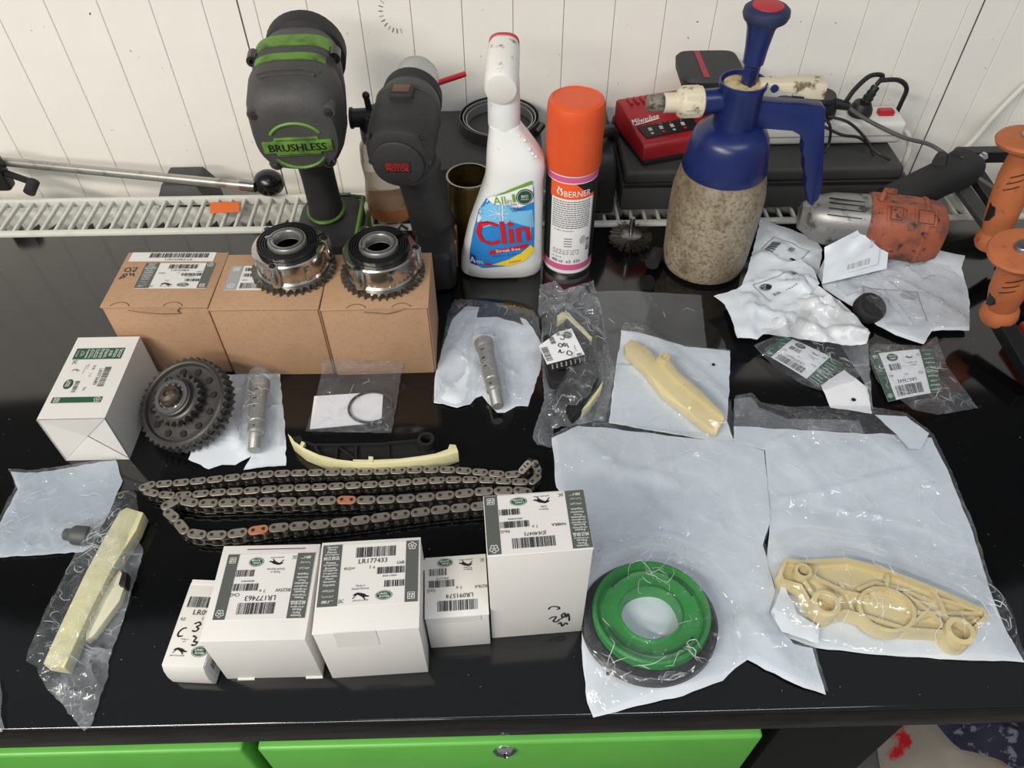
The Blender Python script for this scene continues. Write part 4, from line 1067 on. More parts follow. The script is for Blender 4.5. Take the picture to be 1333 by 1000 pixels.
part('pump_head', MB().lathe([(.0225, .180), (.0222, .222), (.0240, .226), (.0240, .231), (.0222, .231), (.0205, .226), (.0001, .226)], 36, T(sx, sy, 0)), m_blue, t)
part('cylinder_cap', MB().lathe([(.0195, .226), (.0195, .2275), (.0001, .2275)], 32, T(sx, sy, 0)), mat('bone_dirty', (196, 176, 132), .5, var=(60, (110, 76, 40), .5, .62)), t)
part('plunger_rod', MB().lathe([(.0075, .222), (.0082, .246), (.0102, .248), (.0112, .264), (.0135, .282), (.0165, .289)], 24, T(sx + .006, sy + .002, 0)), m_blue, t)
part('rod_slot', MB().box((sx + .005, sy - .0072, .234), (.003, .003, .018)), mat('slot_dark', (12, 18, 60), .5), t)
part('plunger_knob', MB().lathe([(.0165, .287), (.0205, .290), (.0222, .2945), (.0215, .299), (.0185, .3015), (.0155, .3018), (.0001, .3018)], 36, T(sx + .008, sy + .003, 0)), mat('knob_navy', (38, 46, 78), .55), t)
part('knob_disc', MB().lathe([(.0148, .3015), (.0145, .3028), (.0001, .3035)], 32, T(sx + .008, sy + .003, 0)), mat('knob_red', (176, 34, 44), .45), t)
nz = .210
part('nozzle_stub', MB().cyl((sx - .018, sy, nz), (sx - .040, sy - .002, nz), .0125, .0122, 24), m_blue, t)
nb = MB().lathe([(.0128, 0), (.0155, .002), (.0158, .022), (.0138, .025), (.010, .027), (.0098, .040), (.0085, .041)], 28, frame((sx - .038, sy - .002, nz), (sx - .1, sy - .006, nz + .001)))
nzl = part('nozzle', nb, m_bone, t)
part('nozzle_ribs', MB().lathe([(.0160, .004), (.0163, .005), (.0163, .020), (.0160, .021)], 9, frame((sx - .038, sy - .002, nz), (sx - .1, sy - .006, nz + .001)), False, False), m_bone, nzl, sm=0)
part('nozzle_tip', MB().lathe([(.0088, .040), (.009, .041), (.009, .052), (.0075, .057), (.0045, .058)], 18, frame((sx - .038, sy - .002, nz), (sx - .1, sy - .006, nz + .001))), mat('tip_dark', (122, 114, 102), .5, var=(90, (60, 54, 48), .5, .6)), nzl)
hy = .016
hp = [(PY(780 + a * .3, b * .3, sy).x - sx, PY(780 + a * .3, b * .3, sy).z) for a, b in ((640, 540), (700, 545), (830, 555), (862, 572), (880, 605), (872, 650), (884, 680), (880, 720), (892, 760), (886, 800), (900, 850), (898, 868), (915, 880), (945, 850), (962, 790), (970, 600), (974, 455), (960, 446), (690, 428), (640, 428))]
part('handle', MB().prism([(sx + a, b) for a, b in hp], -hy / 2, hy / 2, T(0, sy, 0) @ RX(R(90))), m_blue, t, bev=.0022, seg=2)
part('lever', MB().loft([[(sx + x_, sy + b, z_ + c_) for b, c_ in ((-wy, -hz), (wy, -hz), (wy, hz), (-wy, hz))] for x_, z_, wy, hz in ((.016, .2285, .007, .003), (.035, .2265, .0075, .0045), (.052, .2262, .009, .0058), (.066, .2235, .0105, .0085), (.083, .2220, .0105, .0085))]), m_bone, t, bev=.002)
part('lever_pivot', MB().cyl((sx + .03, sy - .0095, .226), (sx + .03, sy + .0095, .226), .004, .004, 14), m_blue, t)
part('side_valve', MB().tube([(sx - .040, sy + .006, .004), (sx - .058, sy + .002, .012), (sx - .066, sy - .016, .012)], [.009, .009, .0085], 16), m_blackpl, t)

# ---- wide dark case under charger and power strip
C2z = .058
t = thing('equipment_case', 'wide dark grey case along the wall carrying charger and power strip', 'case', (.33, .91, .002))
part('base', MB().box((.338, .915, .020), (.362, .150, .036)), m_darkgrey, t, bev=.004)
part('lid', MB().box((.338, .918, .048), (.358, .146, C2z - .038)), m_darkgrey, t, bev=.006, seg=3)
part('end_slope', MB().prism([(.515, .005), (.560, .005), (.515, .05)], .845, .985, Matrix(((1, 0, 0, 0), (0, 0, 1, 0), (0, 1, 0, 0), (0, 0, 0, 1)))), m_darkgrey, t, bev=.002)
part('groove', MB().box((.338, .8395, .039), (.358, .002, .003)), m_blackpl, t)
# black rounded block left of the charger
bl = MB().loft([[(a, b, z_) for a, b in [(.106 - e, .832 + f), (.146 + e * .3, .832 + f), (.146 + e * .3, .975), (.106 - e, .975)]] for z_, e, f in ((.003, .006, .0), (.052, .006, .0), (.070, .003, .005), (.083, -.004, .016), (.087, -.010, .028))])
t = thing('battery_case', 'black rounded plastic box with moulded handle between aerosol and red charger', 'case', (.126, .90, .002))
part('shell', bl, m_blackpl, t, bev=.005, seg=3)
part('grip', MB().tube(smooth_path([(.098, .86, .085), (.104, .85, .099), (.122, .855, .104), (.140, .87, .101), (.146, .88, .085)], 4), .007, 10), m_blackpl, t)

# ---- red charger
m_red = mat('charger_red', (150, 28, 36), .42, var=(16, (164, 40, 46), .45, .7))
cz = C2z + .001
x0, x1 = P(832, 213, cz).x - .002, P(832, 213, cz).x + .105
yf = P(850, 212, cz).y
t = thing('battery_charger', 'red battery charger with white script logo and black icon panel', 'charger', ((x0 + x1) / 2, yf + .05, cz))
part('base', MB().box(((x0 + x1) / 2, yf + .048, cz + .004), (x1 - x0 - .004, .096, .008)), m_blackpl, t, bev=.002)
def yz(poly, xa, xb, M_=None): return MB().prism(poly, xa, xb, Matrix(((0, 0, 1, 0), (1, 0, 0, 0), (0, 1, 0, 0), (0, 0, 0, 1))))
bp_ = [(yf, cz + .007), (yf, cz + .026), (yf + .004, cz + .030), (yf + .062, cz + .042), (yf + .070, cz + .045), (yf + .088, cz + .046), (yf + .096, cz + .042), (yf + .096, cz + .007)]
part('housing', yz(bp_, x0, x1), m_red, t, bev=.006, seg=3)
sl = Vector((0, .058, .012)).normalized()
fm = plane_map(Vector(((x0 + x1) / 2 - .010, yf + .031, cz + .0365)), (1, 0, 0), sl)
ip = part('icon_panel', MB().loft([[fm(a, b, .0002) for a, b in ((-.036, -.020), (.036, -.020), (.036, .002), (-.040, .002))], [fm(a, b, .0012) for a, b in ((-.036, -.020), (.036, -.020), (.036, .002), (-.040, .002))]]), m_blackpl, t, sm=0)
pr = PR(lambda x, y, d: fm(x, y, .0013 + d), .0002)
for k in range(4):
    xx = -.026 + k * .015
    pr.poly('palegrey', [(xx - .0025, -.0105), (xx + .0025, -.0105), (xx + .0025, -.0045), (xx - .0025, -.0045)]); pr.ell('red' if k in (1, 3) else 'palegrey', xx, -.015, .0022, .0018)
    pr.ell('grey', xx + .018 if k < 1 else xx, -.0015, .001, .001)
pr.bars('red', -.034, -.0002, .02, .0008, 3, 12); pr.build(ip, 'icons')
pr = PR(lambda x, y, d: fm(x, y, d), .0004)
pr.text('white', 'Milwaukee', -.024, .0125, h=.0095, w=.038, rot=R(6), shear=.25); pr.stroke('white', [(-.042, .005), (-.028, .0065), (-.006, .010)], .0012); pr.build(t, 'logo')
for k in range(5):
    xx = x0 + .012 + k * .009
    part('vent_rib', MB().box((xx, yf + .078, cz + .0465), (.004, .016, .004)), m_red, t, bev=.001)
t.rotation_euler.z = R(16); t.location.x -= .012; t.location.y += .004
# battery standing on it
bx0, bx1 = PY(883, 95, .93).x, PY(964, 95, .90).x
t = thing('battery_pack', 'black battery pack with red stripe standing in the red charger', 'battery', ((bx0 + bx1) / 2, .93, cz + .055))
zt = PY(925, 96, .905).z
zb = cz + .0465
bcx = (bx0 + bx1) / 2 + .005
part('dock', MB().box((bcx, .925, zb + .012), (.058, .05, .024)), m_blackpl, t, bev=.003)
part('case', MB().loft([[(bcx + a, .93 + b, z_) for a, b in sell(rx, ry, 32, 6)] for z_, rx, ry in ((zb + .022, .033, .034), (zb + .034, .0385, .040), (zt - .004, .040, .041), (zt, .037, .038))]), m_toolblack, t)
part('red_stripe', MB().box((bcx - .012, .93, zt + .0004), (.007, .07, .001), None), mat('stripe_red', (140, 36, 46), .5), t)

# ---- power strip with plugs
pz = C2z + .001
t = thing('power_strip', 'white power strip with red switch lying on the dark case', 'power strip', (.41, .90, pz))
sx0, sx1 = .340, .527
py_ = P(1150, 190, pz).y + .002
part('housing', MB().box(((sx0 + sx1) / 2, py_ + .024, pz + .016), (sx1 - sx0, .048, .030)), mat('strip_white', (216, 215, 208), .4), t, bev=.006, seg=3)
part('seam', MB().box(((sx0 + sx1) / 2, py_ + .0235, pz + .014), (sx1 - sx0 + .0004, .0485, .0012)), mat('seam_grey', (150, 148, 142), .6), t)
part('switch', MB().box((0.5040, py_ + .024, pz + .033), (.020, .012, .009), None), mat('switch_red', (170, 30, 40), .3), t, bev=.002)
def plug(name, label, x, hh, r, ribs=False, side=1):
    o = thing(name, label, 'plug', (x, py_ + .024, pz + .031))
    z = pz + .0315
    part('plug_body', MB().lathe([(r, 0), (r * 1.05, .003), (r, hh * .5), (r * .72, hh)], 24, T(x, py_ + .024, z)), m_cable, o)
    return o, z
o, z = plug('power_plug', 'round black plug at the left end of the power strip', .370, .020, .019)
part('cable_exit', MB().tube([(0.3700, py_ + .024, z + .012), (0.3800, py_ + .03, z + .018), (0.3940, py_ + .034, z + .014)], .0055, 8), m_cable, o)
o, z = plug('power_plug', 'large black plug beside the sprayer handle on the power strip', .418, .028, .0185)
part('cap_disc', MB().lathe([(.018, 0), (.0195, .002), (.018, .006)], 24, T(0.4100, py_ + .018, z + .026)), m_cable, o)
part('strain_relief', MB().cyl((0.4230, py_ + .022, z + .018), (0.4500, py_ + .018, z + .014), .008, .0055, 14), m_cable, o)
part('cable', MB().tube(smooth_path([(0.4480, py_ + .018, z + .014), (0.4680, py_ - .004, .098), (0.5080, py_ - .03, .088), (0.5480, py_ - .035, .078), (0.5830, py_ - .06, .062), (0.6180, py_ - .085, .048)], 6), .0026, 8), m_cablegrey, o, label='grey cable running right from the plug')
part('thin_cable', MB().tube(smooth_path([(0.4130, py_ - .0, z + .012), (0.4230, py_ - .008, .09), (0.4260, py_ - .012, .07), (0.4200, py_ - .02, C2z + .004)], 6), .0018, 6), m_cable, o)
part('thin_cable', MB().tube(smooth_path([(0.4100, py_ - .002, .092), (0.4380, py_ - .012, .082), (0.4630, py_ - .014, .078), (0.4860, py_ - .026, .064), (0.4980, py_ - .040, C2z + .004)], 6), .0018, 6), m_cable, o)
part('thin_cable', MB().tube(smooth_path([(0.4180, py_ - .002, .102), (0.4430, py_ - .010, .098), (0.4680, py_ - .02, .08), (0.4810, py_ - .03, .062)], 6), .0018, 6), m_cable, o)
o, z = plug('power_plug', 'black ribbed plug with arched cable near the red switch', .470, .016, .0145)
part('strain_relief', MB().lathe([(.006, 0), (.0075, .003), (.006, .005), (.007, .009), (.0055, .011), (.0062, .015), (.005, .017), (.0055, .022), (.0045, .024)], 14, frame((0.4720, py_ + .024, z + .014), (0.4840, py_ + .03, z + .04))), m_cable, o)
part('cable', MB().tube(smooth_path([(0.4820, py_ + .03, z + .036), (0.4880, py_ + .034, z + .046), (0.4700, py_ + .03, z + .048), (0.4530, py_ + .022, z + .036), (0.4455, py_ + .018, z + .024), (0.4430, py_ + .018, z + .012)], 6), .003, 8), m_cable, o)
part('cable', MB().tube(smooth_path([(0.4840, py_ + .03, z + .042), (0.5080, py_ + .03, z + .042), (0.5260, py_ + .036, z + .028), (0.5310, py_ + .044, z + .004), (0.5310, py_ + .048, C2z + .004)], 6), .003, 8), m_cable, o)
part('cable', MB().tube(smooth_path([(0.5230, py_ + .02, pz + .014), (0.5400, py_ + .016, pz + .006), (0.5480, py_ + .01, pz - .02), (0.5460, py_ + .012, -.03)], 6), .0036, 8), m_cablewhite, t, label='white mains cord')
wcord = [PY(1345, 100, .985), PY(1300, 145, .98), PY(1262, 188, .972), PY(1230, 214, .96)]
solo('wall_cord', MB().tube(smooth_path(wcord, 6), .0036, 8), m_cablewhite, 'white cord hanging down the wall at the right edge', 'cord')

# ---- orange and grey air gun lying on its side
t = thing('air_gun', 'worn orange and grey air impact gun with black rubber handle lying on its side', 'power tool', (.46, .78, 0))
g0, g1 = P(1050, 281, .039), P(1222, 303, .041)
F = frame(g0, g1); GL = (g1 - g0).length
m_nose = mat('gun_grey', (140, 140, 138), .38, .5, var=[(50, (84, 82, 78), .55, .66)], bump=(60, .15))
m_orange = mat('gun_orange', (152, 82, 58), .6, var=[(40, (104, 60, 46), .44, .64), (110, (46, 34, 32), .57, .66)], bump=(60, .15))
part('nose', MB().loft(sect(F, [(-.010, .010, .010, 2), (-.008, .016, .016, 2), (.0, .021, .021, 2), (.008, .0265, .0265, 2.1), (.025, .0305, .0305, 2.2), (.060, .0325, .0325, 2.4), (.068, .0325, .0325, 2.5)])), m_nose, t)
part('body', MB().loft(sect(F, [(.066, .0335, .0335, 2.6), (.070, .0345, .0345, 2.8), (.120, .0345, .034, 3), (GL - .008, .032, .032, 3), (GL, .028, .028, 3), (GL + .003, .02, .02, 3)])), m_orange, t)
part('seam_ridge', MB().loft(sect(F, [(GL - .026, .0345, .0345, 3), (GL - .024, .0355, .0355, 3), (GL - .021, .0345, .0345, 3)])), m_orange, t)
# which way is up for the gun's frame: put the panel on the side seen
for zz_, ww in ((.082, .020), (.112, .024)):
    part('cast_panel', arcband(F, .0345, .034, 98, 138, zz_, zz_ + ww, .0, .0012, 2.9), m_orange, t)
    part('panel_edge', arcband(F, .0345, .034, 101, 135, zz_ + .003, zz_ + ww - .003, .0004, .0014, 2.9), mat('panel_dark', (92, 50, 38), .6), t)
    part('panel_face', arcband(F, .0345, .034, 104, 132, zz_ + .0042, zz_ + ww - .0042, .0006, .0016, 2.9), m_orange, t)
for k, a in enumerate((96, 108, 122, 138)):
    part('nose_groove', arcband(F, .0318, .0318, a, a + 2.2, .018, .058, .0002, .0006, 2.3, 4), mat('groove_black', (36, 34, 32), .7), t)
part('hook', MB().tube([F @ Vector((.0, .034, .075)), F @ Vector((.004, .045, .078)), F @ Vector((-.004, .049, .086))], .004, 8), m_orange, t)
hA, hB = P(1165, 262, .045), P(1262, 214, .060)
Fh = frame(hA, hB); HL = (hB - hA).length
part('handle', MB().loft(sect(Fh, [(-.01, .022, .020, 2.6), (.02, .0215, .019, 2.8), (HL * .6, .021, .019, 3), (HL * .92, .024, .020, 3), (HL, .022, .018, 3)])), m_rubber, t)
part('handle_rib', MB().cyl(P(1222, 212, .075), P(1226, 205, .07), .008, .008, 12), m_rubber, t)
part('handle_rib', MB().cyl(P(1244, 203, .075), P(1248, 198, .07), .007, .007, 12), m_rubber, t)
part('handle_screw', MB().cyl(Fh @ Vector((0, .0195, HL * .82)), Fh @ Vector((0, .0205, HL * .82)), .0022, .0022, 10), m_darkscrew, t)
part('air_fitting', MB().lathe([(.0085, 0), (.0085, .009), (.006, .011), (.0042, .013), (.0042, .020), (.0055, .022), (.0055, .026), (.003, .028)], 6, Fh @ T(0, .002, HL - .001)), m_chrome, t, sm=20)
# ---- black bracket bars behind, at the right edge
t = thing('steel_bracket', 'black steel bracket bars at the right end of the bench', 'bracket', (.66, .80, 0))
q0, q1 = P(1250, 202, .045), P(1350, 200, .045)
part('bar', MB().tube([q0, q1], .008, sq=(.008, .008)), m_blackmetal, t, sm=0, bev=.001)
q2, q3 = P(1248, 240, .035), P(1300, 310, .008)
part('bar', MB().tube([q2, q3], .006, sq=(.010, .004)), m_darkgrey, t, sm=0, bev=.001)
q2, q3 = P(1268, 225, .04), P(1310, 285, .006)
part('bar', MB().tube([q2, q3], .006, sq=(.012, .005)), m_blackmetal, t, sm=0, bev=.001)
part('post', MB().box((q1.x, q1.y, .020), (.018, .018, .042)), m_blackmetal, t, bev=.001)
part('post', MB().box((q0.x + .01, q0.y, .018), (.016, .016, .040)), m_blackmetal, t, bev=.001)
# ---- orange gripped handles
m_og = mat('grip_orange', (182, 104, 60), .65, var=[(22, (164, 92, 58), .45, .7), (90, (110, 70, 50), .62, .74)], bump=(120, .1))
t = thing('long_handled_cutter', 'tool with two flanged orange grips and black arms at the right edge', 'hand tool', (.56, .66, 0))
def grip(top, bot, k):
    top, bot = Vector(top), Vector(bot); Fg = frame(bot, top); l = (top - bot).length
    g = part('grip', MB().lathe([(.006, -.004), (.0165, -.002), (.0190, .004), (.0178, .012), (.0145, .018), (.0165, .032), (.0178, l * .45), (.0172, l * .7), (.0135, l * .9), (.0150, l * .95), (.0300, l - .001), (.0318, l + .003), (.0300, l + .006), (.022, l + .0075), (.0001, l + .008)], 36, Fg), m_og, t)
    part('end_bolt', MB().lathe([(.0092, l + .006), (.0090, l + .010), (.0075, l + .012), (.0001, l + .0125)], 20, Fg), m_alu, g)
    pr = PR(lambda x, y, d: Fg @ Vector(((.0176 + d) * math.cos(x), (.0176 + d) * math.sin(x), y)), .0004)
    # side of the grip towards the viewer
    vd = (CP - bot).normalized(); loc = Fg.to_3x3().inverted() @ vd; a0 = math.atan2(loc.y, loc.x)
    for j in range(3):
        yy = l * .80 - j * .008
        pr.stroke('black', [(a0 + .55 - .1 * i - .08 * j, yy - .0009 * i) for i in range(9)], .0013, 2, 1)
    pr.poly('black', [(a0 - .95, l * .46), (a0 - .45, l * .44), (a0 - .35, l * .37), (a0 - .6, l * .30), (a0 - .95, l * .27)], 2)
    pr.build(g, 'marks')
    return g
gA = grip(P(1338, 186, .165), P(1290, 318, .040), 0)
gB = grip(P(1330, 330, .120), P(1299, 412, .030), 1)
for a, b in ((P(1290, 318, .040), P(1306, 345, .012)), (P(1299, 412, .030), P(1350, 500, .012))):
    part('arm', MB().tube([a, b], .008, sq=(.009, .007)), m_blackmetal, t, sm=0, bev=.001)
part('arm', MB().tube([P(1306, 345, .012), P(1360, 430, .012)], .008, sq=(.009, .007)), m_blackmetal, t, sm=0, bev=.001)
part('jaw', MB().box((P(1360, 455, .012).x, P(1360, 455, .012).y, .012), (.03, .07, .020)), mat('jaw_red', (150, 34, 34), .5), t, bev=.003)

# ================================================================== metal parts on the bench
def toothed(F, r0, r1, n, z0, z1, tw=.55, hole=None):
    """ring gear outline as a prism; pointed sprocket teeth"""
    pts = []
    for k in range(n):
        a = 2 * math.pi * k / n; s_ = 2 * math.pi / n
        for da, r in ((-.5 * s_, r0), (-.22 * s_, r0 + (r1 - r0) * .35), (-.07 * s_, r1), (.07 * s_, r1), (.22 * s_, r0 + (r1 - r0) * .35)):
            pts.append((r * math.cos(a + da), r * math.sin(a + da)))
    mb = MB()
    if hole is None: return mb.prism(pts, z0, z1, F)
    inner = [(hole * p[0] / math.hypot(*p), hole * p[1] / math.hypot(*p)) for p in pts]
    loops = [[(p[0], p[1], z0) for p in pts], [(p[0], p[1], z1) for p in pts], [(p[0], p[1], z1) for p in inner], [(p[0], p[1], z0) for p in inner]]
    loops.append(loops[0])
    return mb.loft(loops, False, False, F)

m_phaser = mat('phaser_chrome', (196, 192, 186), .2, 1.0, var=(40, (150, 140, 128), .5, .8))
m_spring = mat('spring_black', (58, 58, 60), .32, .8)
m_tooth = mat('tooth_steel', (112, 110, 106), .36, .9)
def phaser(label, c, rz, ang):
    t = thing('cam_phaser', label, 'engine part', c, rz, 'chrome cam phasers on the brown boxes')
    I4 = Matrix.Identity(4); L = dict(local=True)
    part('sprocket', toothed(I4, .0380, .0425, 36, .0, .0060, hole=.030), m_tooth, t, sm=20, **L)
    part('drum', MB().lathe([(.0345, .002), (.0362, .004), (.0362, .008), (.0345, .010), (.0345, .026), (.0362, .0275), (.0362, .0305), (.0350, .032), (.0285, .032), (.0285, .024)], 48, None, True, False), m_phaser, t, **L)
    for k in range(3):
        a = R(ang + k * 120); q = (.0352 * math.cos(a), .0352 * math.sin(a))
        lg = part('lug', MB().lathe([(.0058, .009), (.0058, .0315), (.0052, .0325), (.0001, .0325)], 16, T(q[0], q[1], 0)), m_phaser, t, **L)
        part('lug_hole', MB().lathe([(.0032, .0324), (.0032, .0330), (.0001, .0330)], 14, T(q[0] * 1.01, q[1] * 1.01, 0)), m_spring, lg, **L)
        part('rib', MB().box((.0350, 0, .018), (.004, .006, .016), RZ(a + R(52))), m_phaser, t, bev=.001, **L)
    for k, r in enumerate((.0292, .0268, .0244, .0220)):
        part('spring_coil', MB().tube([(r * math.cos(.2 * i), r * math.sin(.2 * i), .0345 - .0002 * k + .0003 * math.sin(.2 * i)) for i in range(31)], .00165, 6, False, sq=(.0007, .0025)), m_spring, t, sm=0, **L)
    part('spring_floor', MB().ring(.0305, .018, .031, .0326, 40), m_spring, t, **L)
    part('spring_hook', MB().tube([(.029, .006, .0375), (.0345, .010, .0375), (.0365, .002, .036)], .0016, 8), m_spring, t, **L)
    part('hub_ring', MB().lathe([(.0195, .030), (.0195, .0375), (.0185, .039), (.0135, .039), (.0125, .0375), (.0125, .024), (.0001, .024)], 36), mat('hub_steel', (160, 160, 158), .32, .8), t, **L)
    part('hub_groove', MB().ring(.0168, .0160, .0387, .0393, 36), m_darkscrew, t, **L)
    part('bore', MB().lathe([(.0122, .030), (.0001, .030)], 24, None, False, True), mat('bore_dark', (24, 24, 24), .5), t, **L)
    part('hub_notch', MB().box((-.0155, .0085, .0397), (.007, .004, .0018), RZ(.4)), m_alu, t, bev=.0006, **L)
    return t
z0 = .0951
c1, c2 = P(384, 351, z0), P(499, 356, z0)
phaser('chrome cam phaser with toothed rim and coil spring on the middle brown box', (c1.x, c1.y, z0), R(0), 255)
phaser('chrome cam phaser with toothed rim and coil spring on the right brown box', (c2.x, c2.y, z0), R(40), 200)

# ---- black double sprocket propped against the box
m_gear = mat('gear_black', (72, 70, 68), .42, .5, var=(40, (86, 84, 80), .45, .75))
GR = .0475
gc = P(238, 524, .034)
gv = (CP - gc).normalized()
gn = (.82 * gv + .57 * (-.89 * RT + .46 * UP)).normalized()
F = frame(gc, gc + gn, (0, 0, 1))
t = thing('sprocket_gear', 'black double sprocket with bearing hub, tilted against the white bag', 'gear', (gc.x, gc.y, 0))
part('large_sprocket', toothed(F, .0445, GR, 40, -.006, .001, hole=.0432), m_gear, t, sm=20)
part('rear_teeth', toothed(F @ RZ(.08), .0445, GR, 40, -.0155, -.0085, hole=.0432), m_gear, t, sm=20)
part('rim', MB().lathe([(.0435, -.016), (.0440, .0015), (.0420, .003), (.0400, .0025), (.0385, -.001), (.0300, -.0015), (.0295, -.016)], 48, F), m_gear, t)
part('web_plate', MB().lathe([(.039, -.004), (.039, -.0015), (.0205, -.0005), (.0205, -.004)], 48, F), m_gear, t)
for k in range(12):
    a = k * math.pi / 6 + .15
    part('web_hole', MB().lathe([(.0034, -.0012), (.0034, .0003), (.0001, .0003)], 12, F @ T(.0325 * math.cos(a), .0325 * math.sin(a), 0) @ Matrix.Diagonal((1.0, 1.0, 1, 1))), mat('hole_black', (10, 10, 10), .6), t)
part('small_sprocket', toothed(F, .0222, .0262, 22, .003, .010, hole=.012), m_gear, t, sm=20)
part('hub', MB().lathe([(.0205, -.002), (.0205, .010), (.0185, .011), (.0185, .016), (.0165, .0172)], 36, F), m_gear, t)
part('bearing_ring', MB().ring(.0172, .0135, .010, .0185, 36, F), m_steel, t)
part('bearing_inner', MB().lathe([(.0110, .010), (.0110, .0175), (.0001, .0175)], 28, F), m_darkscrew, t)
for k in range(12):
    a = k * math.pi / 6
    part('roller', MB().cyl(F @ Vector((.0123 * math.cos(a), .0123 * math.sin(a), .011)), F @ Vector((.0123 * math.cos(a), .0123 * math.sin(a), .0178)), .0012, .0012, 8), m_chrome, t)
part('bolt_head', MB().lathe([(.0105, .017), (.0108, .0185), (.0100, .0225), (.0070, .0255), (.0030, .0262), (.0025, .024), (.0001, .024)], 28, F), mat('bolt_brown_steel', (110, 100, 92), .35, .9), t)
part('rear_hub', MB().cyl(F @ Vector((0, 0, -.006)), F @ Vector((0, 0, -.024)), .018, .017, 28), m_gear, t)

# ---- timing chains lying on their side
m_plate = mat('chain_plate', (156, 150, 140), .45, .6, var=(30, (120, 114, 106), .4, .8))
m_copper = mat('chain_copper', (186, 124, 94), .5, .3, var=(40, (170, 110, 82), .4, .8))
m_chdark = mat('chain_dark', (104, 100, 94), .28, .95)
m_pin = mat('chain_pin', (92, 90, 86), .4, .9)
def plate_pts(p, r, n=7):
    out = []
    for k in range(n + 1): a = -math.pi / 2 + math.pi * k / n; out.append((p / 2 + r * math.cos(a), r * math.sin(a)))
    for k in range(n + 1): a = math.pi / 2 + math.pi * k / n; out.append((-p / 2 + r * math.cos(a), r * math.sin(a)))
    w = r * .93
    return [(x, max(-w, min(w, y))) if abs(x) < p / 2 else (x, y) for x, y in out]
def chain(name, label, path, p, H, copper=()):
    pts = smooth_path(path, 8, True)
    # resample to an even number of pins
    d = [0]
    for i in range(len(pts)): d.append(d[-1] + (pts[(i + 1) % len(pts)] - pts[i]).length)
    n = int(round(d[-1] / p / 2)) * 2; step = d[-1] / n; pins = []; j = 0
    for k in range(n):
        s_ = k * step
        while d[j + 1] < s_: j += 1
        u = (s_ - d[j]) / max(d[j + 1] - d[j], 1e-9); pins.append(pts[j % len(pts)].lerp(pts[(j + 1) % len(pts)], u))
    t = thing(name, label, 'chain', (sum(q.x for q in pins) / n, sum(q.y for q in pins) / n, 0))
    r = p * .49; th = H * .13
    top = mesh_of('outer_plate', MB().prism(plate_pts(p, r), 0, th), m_plate, 35, .0003, 1)
    topc = mesh_of('coppered_plate', MB().prism(plate_pts(p, r), 0, th), m_copper, 35, .0003, 1)
    pinm = mesh_of('pins', MB().cyl((-p / 2, 0, -H), (-p / 2, 0, th * 1.5), p * .17, n=10).cyl((p / 2, 0, -H), (p / 2, 0, th * 1.5), p * .17, n=10), m_pin, 35)
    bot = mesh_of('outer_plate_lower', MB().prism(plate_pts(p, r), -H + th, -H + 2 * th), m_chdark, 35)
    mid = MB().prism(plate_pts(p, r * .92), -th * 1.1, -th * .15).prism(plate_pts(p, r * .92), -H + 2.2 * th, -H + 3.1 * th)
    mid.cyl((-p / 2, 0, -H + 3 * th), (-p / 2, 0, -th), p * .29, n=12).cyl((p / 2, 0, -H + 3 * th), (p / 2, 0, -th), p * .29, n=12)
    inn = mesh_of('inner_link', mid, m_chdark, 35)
    inv = TM[t.name].inverted()
    for i in range(n):
        a, b = pins[i], pins[(i + 1) % n]; dx = b - a
        ang = math.atan2(dx.y, dx.x); tilt = math.asin(max(-1, min(1, dx.z / max(dx.length, 1e-9))))
        Mx = inv @ T(*((a + b) / 2)) @ RZ(ang) @ RY(-tilt)
        if i % 2 == 0:
            mid_pt = (a + b) / 2
            isc = any((mid_pt - Vector((c.x, c.y, mid_pt.z))).length < p * .9 for c in copper)
            o = bpy.data.objects.new('outer_link', topc if isc else top); COL.objects.link(o); o.parent = t; o.matrix_local = Mx
            if isc: o['label'] = 'copper coloured marked link'
            for mm_, nm in ((pinm, 'pins'), (bot, 'lower_plate')):
                s2 = bpy.data.objects.new(nm, mm_); COL.objects.link(s2); s2.parent = o
                if nm == 'pins': s2['kind'] = 'stuff'
        else:
            o = bpy.data.objects.new('inner_link', inn); COL.objects.link(o); o.parent = t; o.matrix_local = Mx
    return t
H1, H2 = .0105, .012
A = lambda l, z: pxs(l, 170, 560, .21, z)
B = lambda l, z: pxs(l, 430, 560, .225, z)
row1 = A([(78, 358), (130, 340), (215, 335), (420, 318), (620, 298), (840, 276), (1050, 268)], H1) + B([(110, 245), (305, 240), (495, 233), (680, 232), (860, 245), (1000, 258)], H1)
loopr = B([(1085, 255)], H1 + .002) + B([(1130, 212), (1160, 190), (1192, 205)], H1 + .010) + B([(1200, 255), (1188, 290), (1150, 302)], H1 + .001)
row2 = B([(1050, 300), (900, 290), (720, 290), (535, 297), (335, 312), (140, 322)], H1) + A([(1180, 355), (965, 363), (760, 377), (550, 388), (335, 405), (230, 405), (140, 393), (95, 378)], H1)
chain('timing_chain', 'plain steel timing chain laid in two long rows, farther from the cartons', row1 + loopr + row2, .0077, H1)
row3 = B([(1140, 362), (1080, 352), (995, 355), (880, 358), (650, 382), (420, 400), (185, 408)], H2) + A([(1300, 437), (1050, 445), (800, 448), (545, 455), (415, 456), (310, 440), (245, 452), (215, 485), (240, 520), (290, 560), (315, 605), (370, 640), (500, 655), (635, 645), (890, 610), (1150, 590)], H2)
row4 = B([(165, 525), (410, 492), (650, 462), (860, 443), (1010, 425), (1120, 400)], H2)
cop = B([(60, 408)], H2) + A([(760, 628)], H2)
chain('timing_chain', 'steel timing chain with two copper-coloured links, nearer the cartons', row3 + row4, .0089, H2, cop)

